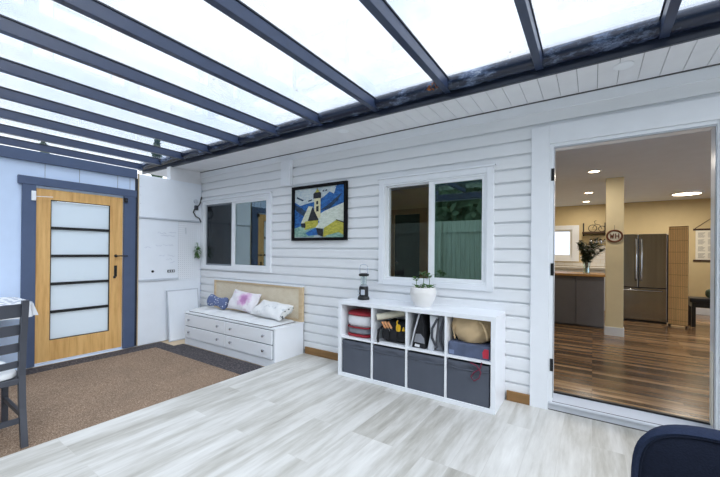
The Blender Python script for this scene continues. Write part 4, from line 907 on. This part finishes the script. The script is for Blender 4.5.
# folding slat screen beside the fridge
t = thing('slat_screen', 'tall tan slatted bamboo panel standing beside the fridge', 'screen', (1.165, 4.28, 0.11)); t.rotation_euler = (0, 0, R(-22)); t.location.x = 1.145
MB().box(-0.115, 0.125, -0.008, 0.008, 0.03, 1.63).build('frame', 'slat_line', t)
q = MB()
for k in range(11): q.box(-0.115 + k * 0.0218, -0.115 + k * 0.0218 + 0.0182, -0.013, -0.008, 0.04, 1.62)
q.build('slats', 'slat', t)
for k in range(9): MB().box(-0.115, 0.125, -0.0145, -0.013, 0.1 + k * 0.185, 0.104 + k * 0.185).build('binding_cord', 'slat_line', t)
for x in (-0.1, 0.11): MB().box(x - 0.012, x + 0.012, -0.03, 0.03, 0.0, 0.03).build('foot', 'black', t)
# piano bench
t = thing('black_bench', 'black padded bench with square legs beside the slatted panel', 'bench', (1.60, 4.42, 0.11))
MB().box(-0.29, 0.29, -0.02, 0.32, 0.40, 0.47).build('seat', 'leather', t, bevel=0.015, seg=3)
MB().box(-0.26, 0.26, 0.0, 0.3, 0.32, 0.40).build('apron', 'black_wood', t, bevel=0.003)
for x in (-0.24, 0.24):
    for y in (0.02, 0.28): MB().box(x - 0.025, x + 0.025, y - 0.02, y + 0.025, 0.0, 0.33).build('leg', 'black_wood', t, bevel=0.003)
t = thing('green_pouch', 'dark green soft pouch standing on the black bench', 'pouch', (1.62, 4.55, 0.58))
q = MB(); rbox(q, 0, 0, 0.075, 0.2, 0.14, 0.15, 3); q.build('body', 'leaf_dark', t, smooth=True); q = MB(); q.tube([(-0.05, 0, 0.14), (0, 0, 0.18), (0.05, 0, 0.14)], 0.008, 8); q.build('handle', 'black_fabric', t, smooth=True)
# calendar
t = thing('hanging_calendar', 'paper calendar between dark wood rods hung on the kitchen back wall', 'calendar', (1.91, 6.1, 1.47))
MB().box(-0.235, 0.235, -0.012, -0.009, -0.3, 0.3).build('sheet', 'paper', t)
for z in (0.305, -0.305): MB().box(-0.27, 0.27, -0.022, -0.002, z - 0.018, z + 0.018).build('rod', 'dark_wood', t, bevel=0.004)
MB().tube([(-0.25, -0.012, 0.32), (0.0, -0.01, 0.53), (0.25, -0.012, 0.32)], 0.006, 6).build('cord', 'dark_wood', t)
q = MB()
for r_ in range(4):
    for c_ in range(3):
        x0, z0 = -0.2 + c_ * 0.14, 0.24 - r_ * 0.135
        for k in range(5): q.box(x0, x0 + 0.1 - 0.015 * ((k * 7 + r_ + c_) % 3), -0.0135, -0.012, z0 - k * 0.02 - 0.006, z0 - k * 0.02)
q.build('printed_months', 'ink', t)
struct(MB().box(-6.0, 3.25, 6.08, 6.1, 0.11, 0.24).build('baseboard_back', 'trim', bevel=0.003))
# lamps
def area(name, loc, size, power, color, parent):
    l = bpy.data.lights.new(name, 'AREA'); l.shape = 'DISK'; l.size = size; l.energy = power; l.color = color
    o_ = bpy.data.objects.new(name, l); COL.objects.link(o_); o_.location = loc; o_.parent = parent; return o_
def recessed(x, y, lb, shown=True):
    t = thing('recessed_light', lb, 'ceiling light', (x, y, 2.38), 0, 'recessed kitchen lights')
    MB().lathe([(0.085, 0), (0.085, -0.006), (0.07, -0.008)], n=28).build('ring', 'trim', t, smooth=True)
    MB().lathe([(0.068, -0.0075), (0.03, -0.010)], n=28).build('lens', 'lamp_warm', t, smooth=True)
    area('lamp', (0, 0, -0.02), 0.13, 5, (1.0, 0.92, 0.80), t)
recessed(0.006, 2.28, 'round lit recessed light nearest the doorway, largest of three')
recessed(-0.069, 4.18, 'round lit recessed light, middle of three over the kitchen peninsula')
recessed(-0.122, 5.42, 'round lit recessed light farthest back, smallest of three in the row')
t = thing('flush_light', 'large round lit flush ceiling light in front of the calendar wall', 'ceiling light', (1.36, 5.0, 2.38))
MB().lathe([(0.22, 0), (0.22, -0.03), (0.205, -0.034)], n=40).build('ring', 'trim', t, smooth=True)
MB().lathe([(0.203, -0.033), (0.1, -0.04), (0.01, -0.042)], n=40).build('diffuser', 'lamp_flush', t, smooth=True)
area('lamp', (0, 0, -0.06), 0.38, 14, (1.0, 0.93, 0.82), t)

# ------------------------------------------------------------------ seat and table at the left, armchair at the right
t = thing('dining_chair', 'charcoal wooden slat-back chair with a pale seat pad at the left edge', 'chair', (-3.25, -2.56, MATZ + 0.004))
CY_ = -0.46
def post(y):
    pts = [(0.03, 0.0), (-0.03, 0.25), (-0.055, 0.47), (-0.035, 0.72), (0.02, 1.0)]
    q = MB(); L = [(p[0] - 0.02, p[1]) for p in pts]; Rr = [(p[0] + 0.02, p[1]) for p in pts]
    for i in range(4):
        a, b, c, d = L[i], Rr[i], Rr[i + 1], L[i + 1]
        q.add([(a[0], y - 0.018, a[1]), (b[0], y - 0.018, b[1]), (c[0], y - 0.018, c[1]), (d[0], y - 0.018, d[1]), (a[0], y + 0.018, a[1]), (b[0], y + 0.018, b[1]), (c[0], y + 0.018, c[1]), (d[0], y + 0.018, d[1])],
              [(0, 1, 2, 3), (7, 6, 5, 4), (1, 5, 6, 2), (3, 7, 4, 0)] + ([(0, 4, 5, 1)] if i == 0 else []) + ([(3, 2, 6, 7)] if i == 3 else []))
    return q
for y in (0.0, CY_): post(y).build('back_leg', 'charcoal', t)
for za, zb, xo in ((0.885, 0.975, 0.005), (0.76, 0.83, -0.022), (0.64, 0.70, -0.04), (0.53, 0.575, -0.048)):
    def fn(u, v, za=za, zb=zb, xo=xo): return (xo + 0.03 * math.sin(math.pi * u), -0.018 + (CY_ + 0.036) * u, za + (zb - za) * v)
    q = MB(); q.grid(fn, 10, 2); n0 = len(q.v); q.v += [(x - 0.016, y, z) for x, y, z in q.v]; q.f += [[i + n0 for i in f][::-1] for f in q.f[:]]; q.m += q.m[:]
    for i in range(9): q.f += [[2 * i, 2 * i + 2, n0 + 2 * i + 2, n0 + 2 * i], [2 * i + 1, n0 + 2 * i + 1, n0 + 2 * i + 3, 2 * i + 3]]; q.m += [0, 0]
    q.build('back_slat', 'charcoal', t)
MB().box(-0.52, -0.035, CY_ - 0.02, 0.02, 0.415, 0.455).build('seat_frame', 'charcoal', t, bevel=0.004)
q = MB(); rbox(q, -0.28, CY_ / 2, 0.478, 0.47, 0.44, 0.055, 6); q.build('seat_pad', 'cushion', t, smooth=True)
for y in (0.0, CY_): MB().box(-0.52, -0.48, y - 0.018, y + 0.018, 0, 0.415).build('front_leg', 'charcoal', t, bevel=0.003)
for y in (0.0, CY_): MB().bar((-0.49, y, 0.2), (-0.02, y, 0.2), 0.02, 0.032).build('stretcher', 'charcoal', t)
MB().bar((-0.022, 0, 0.17), (-0.022, CY_, 0.17), 0.02, 0.036).build('stretcher', 'charcoal', t)
t = thing('dining_table', 'dining table covered by the printed cloth behind the slat-back chair', 'table', (-4.86, -2.9, MATZ + 0.004))
def rrect(x0, x1, y0, y1, r, n=8):
    pts = []
    for cx, cy, a0 in ((x1 - r, y1 - r, 0), (x0 + r, y1 - r, 90), (x0 + r, y0 + r, 180), (x1 - r, y0 + r, 270)):
        for k in range(n + 1):
            a = R(a0 + 90 * k / n); pts.append((cx + r * math.cos(a), cy + r * math.sin(a)))
    return pts
MB().prism(rrect(-0.40, 0.37, -0.72, 0.68, 0.12), 'z', 0.795, 0.825).build('tabletop', 'charcoal', t, bevel=0.003)
MB().lathe([(0.07, 0.06), (0.05, 0.2), (0.06, 0.7), (0.16, 0.795)], (0, 0, 0), 20).build('pedestal', 'charcoal', t, smooth=True)
MB().box(-0.3, 0.3, -0.35, 0.35, 0.0, 0.06).build('base', 'charcoal', t, bevel=0.01)
t2 = thing('tablecloth', '', 'tablecloth', (-4.86, -2.9, MATZ + 0.004))
q = MB(); base = rrect(-0.405, 0.375, -0.725, 0.685, 0.13, 14); nb = len(base); vs = []
rows = [(0.0, 0.0), (0.005, -0.006), (0.008, -0.03), (0.014, -0.06), (0.02, -0.09), (0.026, -0.125)]
for k, (o_, dz) in enumerate(rows):
    for i, (x, y) in enumerate(base):
        a = math.atan2(y / 0.7, x / 0.39); wv = o_ * (1 + 0.7 * math.sin(i * 1.25)) + 0.012 * math.sin(i * 0.8) * (k / 5) ** 2
        vs.append((x + math.cos(a) * wv, y + math.sin(a) * wv, 0.829 + dz - 0.012 * (0.5 + 0.5 * math.sin(i * 0.55)) * (k / 5)))
q.add(vs, [tuple(range(nb))] + [(k * nb + i, (k + 1) * nb + i, (k + 1) * nb + (i + 1) % nb, k * nb + (i + 1) % nb) for k in range(len(rows) - 1) for i in range(nb)])
q.build('cloth', 'cloth', t2, smooth=True)
t2['label'] = 'white tablecloth with grey print draped on the table at the left edge'

t = thing('upholstered_chair', 'navy blue upholstered chair with a rounded back in the bottom right corner', 'chair', (0.382, -2.132, 0.0), R(-22))
def sq(u, p=6.0):
    a = 2 * math.pi * u; return math.copysign(abs(math.cos(a)) ** (2 / p), math.cos(a)), math.copysign(abs(math.sin(a)) ** (2 / p), math.sin(a))
BWd, B0, B1 = 0.28, 0.40, 0.866
def backpt(cx, cz, y):
    x = cx * BWd; z = (B0 + B1) / 2 + cz * (B1 - B0) / 2
    return (x, y - 0.10 * (cx * cx) + 0.06 * (z - 0.6), z)
N = 56
q = MB()
loops = [(0.93, -0.02), (0.965, -0.026), (1.0, -0.012), (1.0, 0.022), (0.95, 0.04), (0.7, 0.046), (0.3, 0.046)]
vs = []; 
for s_, y in loops:
    for i in range(N):
        a, b = sq(i / N); vs.append(backpt(a * s_, b * s_, y))
fs = [(k * N + i, k * N + (i + 1) % N, (k + 1) * N + (i + 1) % N, (k + 1) * N + i) for k in range(len(loops) - 1) for i in range(N)]
fs.append(tuple(range((len(loops) - 1) * N, len(loops) * N)))
q.add(vs, fs); q.build('back_shell', 'navy_rim_lit', t, smooth=True)
q = MB(); vs = []
lp = [(0.935, -0.0195), (0.84, -0.03), (0.55, -0.036), (0.25, -0.038)]
for s_, y in lp:
    for i in range(N):
        a, b = sq(i / N); vs.append(backpt(a * s_, b * s_, y))
fs = [(k * N + i, k * N + (i + 1) % N, (k + 1) * N + (i + 1) % N, (k + 1) * N + i) for k in range(3) for i in range(N)]; fs.append(tuple(range(3 * N, 4 * N)))
q.add(vs, fs); q.build('back_cushion', 'navy_fabric_shaded', t, smooth=True)
q = MB(); q.tube([backpt(sq(i / 56)[0] * 0.938, sq(i / 56)[1] * 0.938, -0.022) for i in range(56)], 0.003, 6, closed=True); q.build('piping', 'navy_fabric_shaded', t, smooth=True)
q = MB(); rbox(q, 0, -0.29, 0.43, 0.54, 0.52, 0.11, 5); q.build('seat', 'navy_fabric_shaded', t, smooth=True)
for x in (-0.2, 0.2):
    for y in (-0.48, -0.08): MB().tube([(x * 0.9, y, 0.38), (x * 1.1, y + (0.03 if y > -0.2 else -0.02), 0.0)], [0.018, 0.012], 10).build('leg', 'black_wood', t, smooth=True)

# ------------------------------------------------------------------ yard behind the camera (seen in the panes) and beyond the end wall
t = thing('garden_fence', 'tall weathered green-grey board fence across the yard', 'fence', (-5, -7.2, -0.2))
q = MB(); x = -9.0
while x < 11: q.box(x, x + 0.135, -0.01 + 0.01 * (int(x * 7) % 2), 0.012, 0.05, 2.45); x += 0.142
q.build('boards', 'fence', t)
MB().box(-9, 11, 0.012, 0.05, 0.4, 0.48).box(-9, 11, 0.012, 0.05, 2.1, 2.18).build('rail', 'fence', t)
for x in range(-9, 12, 2): MB().box(x - 0.05, x + 0.05, 0.05, 0.14, 0, 2.45).build('post', 'fence', t)
def tree(name, label, loc, h, r, seed, conifer=False, n=1500):
    t = thing(name, label, 'tree', loc, 0, 'trees around the yard'); rnd = random.Random(seed)
    MB().tube([(0, 0, 0), (0.03, 0, h * 0.5), (0, 0.02, h * 0.95)], [r * 0.09, r * 0.06, 0.015], 8).build('trunk', 'bark', t, smooth=True)
    q = MB()
    for k in range(n):
        if conifer:
            s_ = rnd.random() ** 0.7; z = h * (0.15 + 0.85 * (1 - s_)); rr = r * s_ * rnd.uniform(0.2, 1) * (0.7 + 0.3 * math.sin(z * 9)); a = rnd.uniform(0, 6.283); p = Vector((rr * math.cos(a), rr * math.sin(a), z)); L = r * 0.16
        else:
            d = Vector((rnd.gauss(0, 1), rnd.gauss(0, 1), rnd.gauss(0, 1))).normalized() * rnd.uniform(0.45, 1) ** 0.5
            p = Vector((d.x * r, d.y * r, h * 0.62 + d.z * h * 0.38)); L = r * 0.14
        e = Euler((rnd.uniform(0, 3), rnd.uniform(0, 3), rnd.uniform(0, 6))).to_matrix()
        q.add([p + e @ Vector(c) * L for c in ((-1, 0, 0), (0, -0.6, 0.1), (1, 0, 0), (0, 0.6, 0.1))], [(0, 1, 2, 3)])
    q.build('foliage', 'tree_leaf', t)
q = MB(); rnd = random.Random(3)
for k in range(6500):
    p = Vector((rnd.uniform(-12, 8), rnd.uniform(-9.6, -8.4), -0.2 + 4.9 * rnd.random() ** 0.8)); p.z *= 1 + 0.08 * math.sin(p.x * 1.7)
    e = Euler((rnd.uniform(0, 3), rnd.uniform(0, 3), rnd.uniform(0, 6))).to_matrix(); L = rnd.uniform(0.14, 0.26)
    q.add([p + e @ Vector(c) * L for c in ((-1, 0, 0), (0, -0.6, 0.1), (1, 0, 0), (0, 0.6, 0.1))], [(0, 1, 2, 3)])
q.box(-12, 8, -9.4, -8.9, -0.2, 4.0)
tag(q.build('tall_hedge', 'tree_leaf'), 'tall dense dark green hedge behind the garden fence', 'hedge', kind='stuff')
for i, (x, y, h, r) in enumerate(((-16, 4.4, 6.5, 1.1), (-16.3, 7.6, 6.6, 1.2), (-16, 0.6, 5.2, 1.0), (-15.8, -1.9, 5.0, 1.0))):
    tree('conifer_tree', ['distant conifer seen through the roof glazing left of the gutter end', 'distant conifer nearest the gutter end, seen through the roof glazing', 'distant conifer seen low above the blue end wall beam, over the oak door', 'distant conifer seen low above the blue end wall beam, farthest left'][i], (x, y, -0.2), h, r, 20 + i, True, 900)
struct(MB().box(3.4, 3.5, -4.7, 0.0, -0.2, 2.4).build('wall_right_light_block', 'siding'))  # added unseen wall, holds back sky light from the right
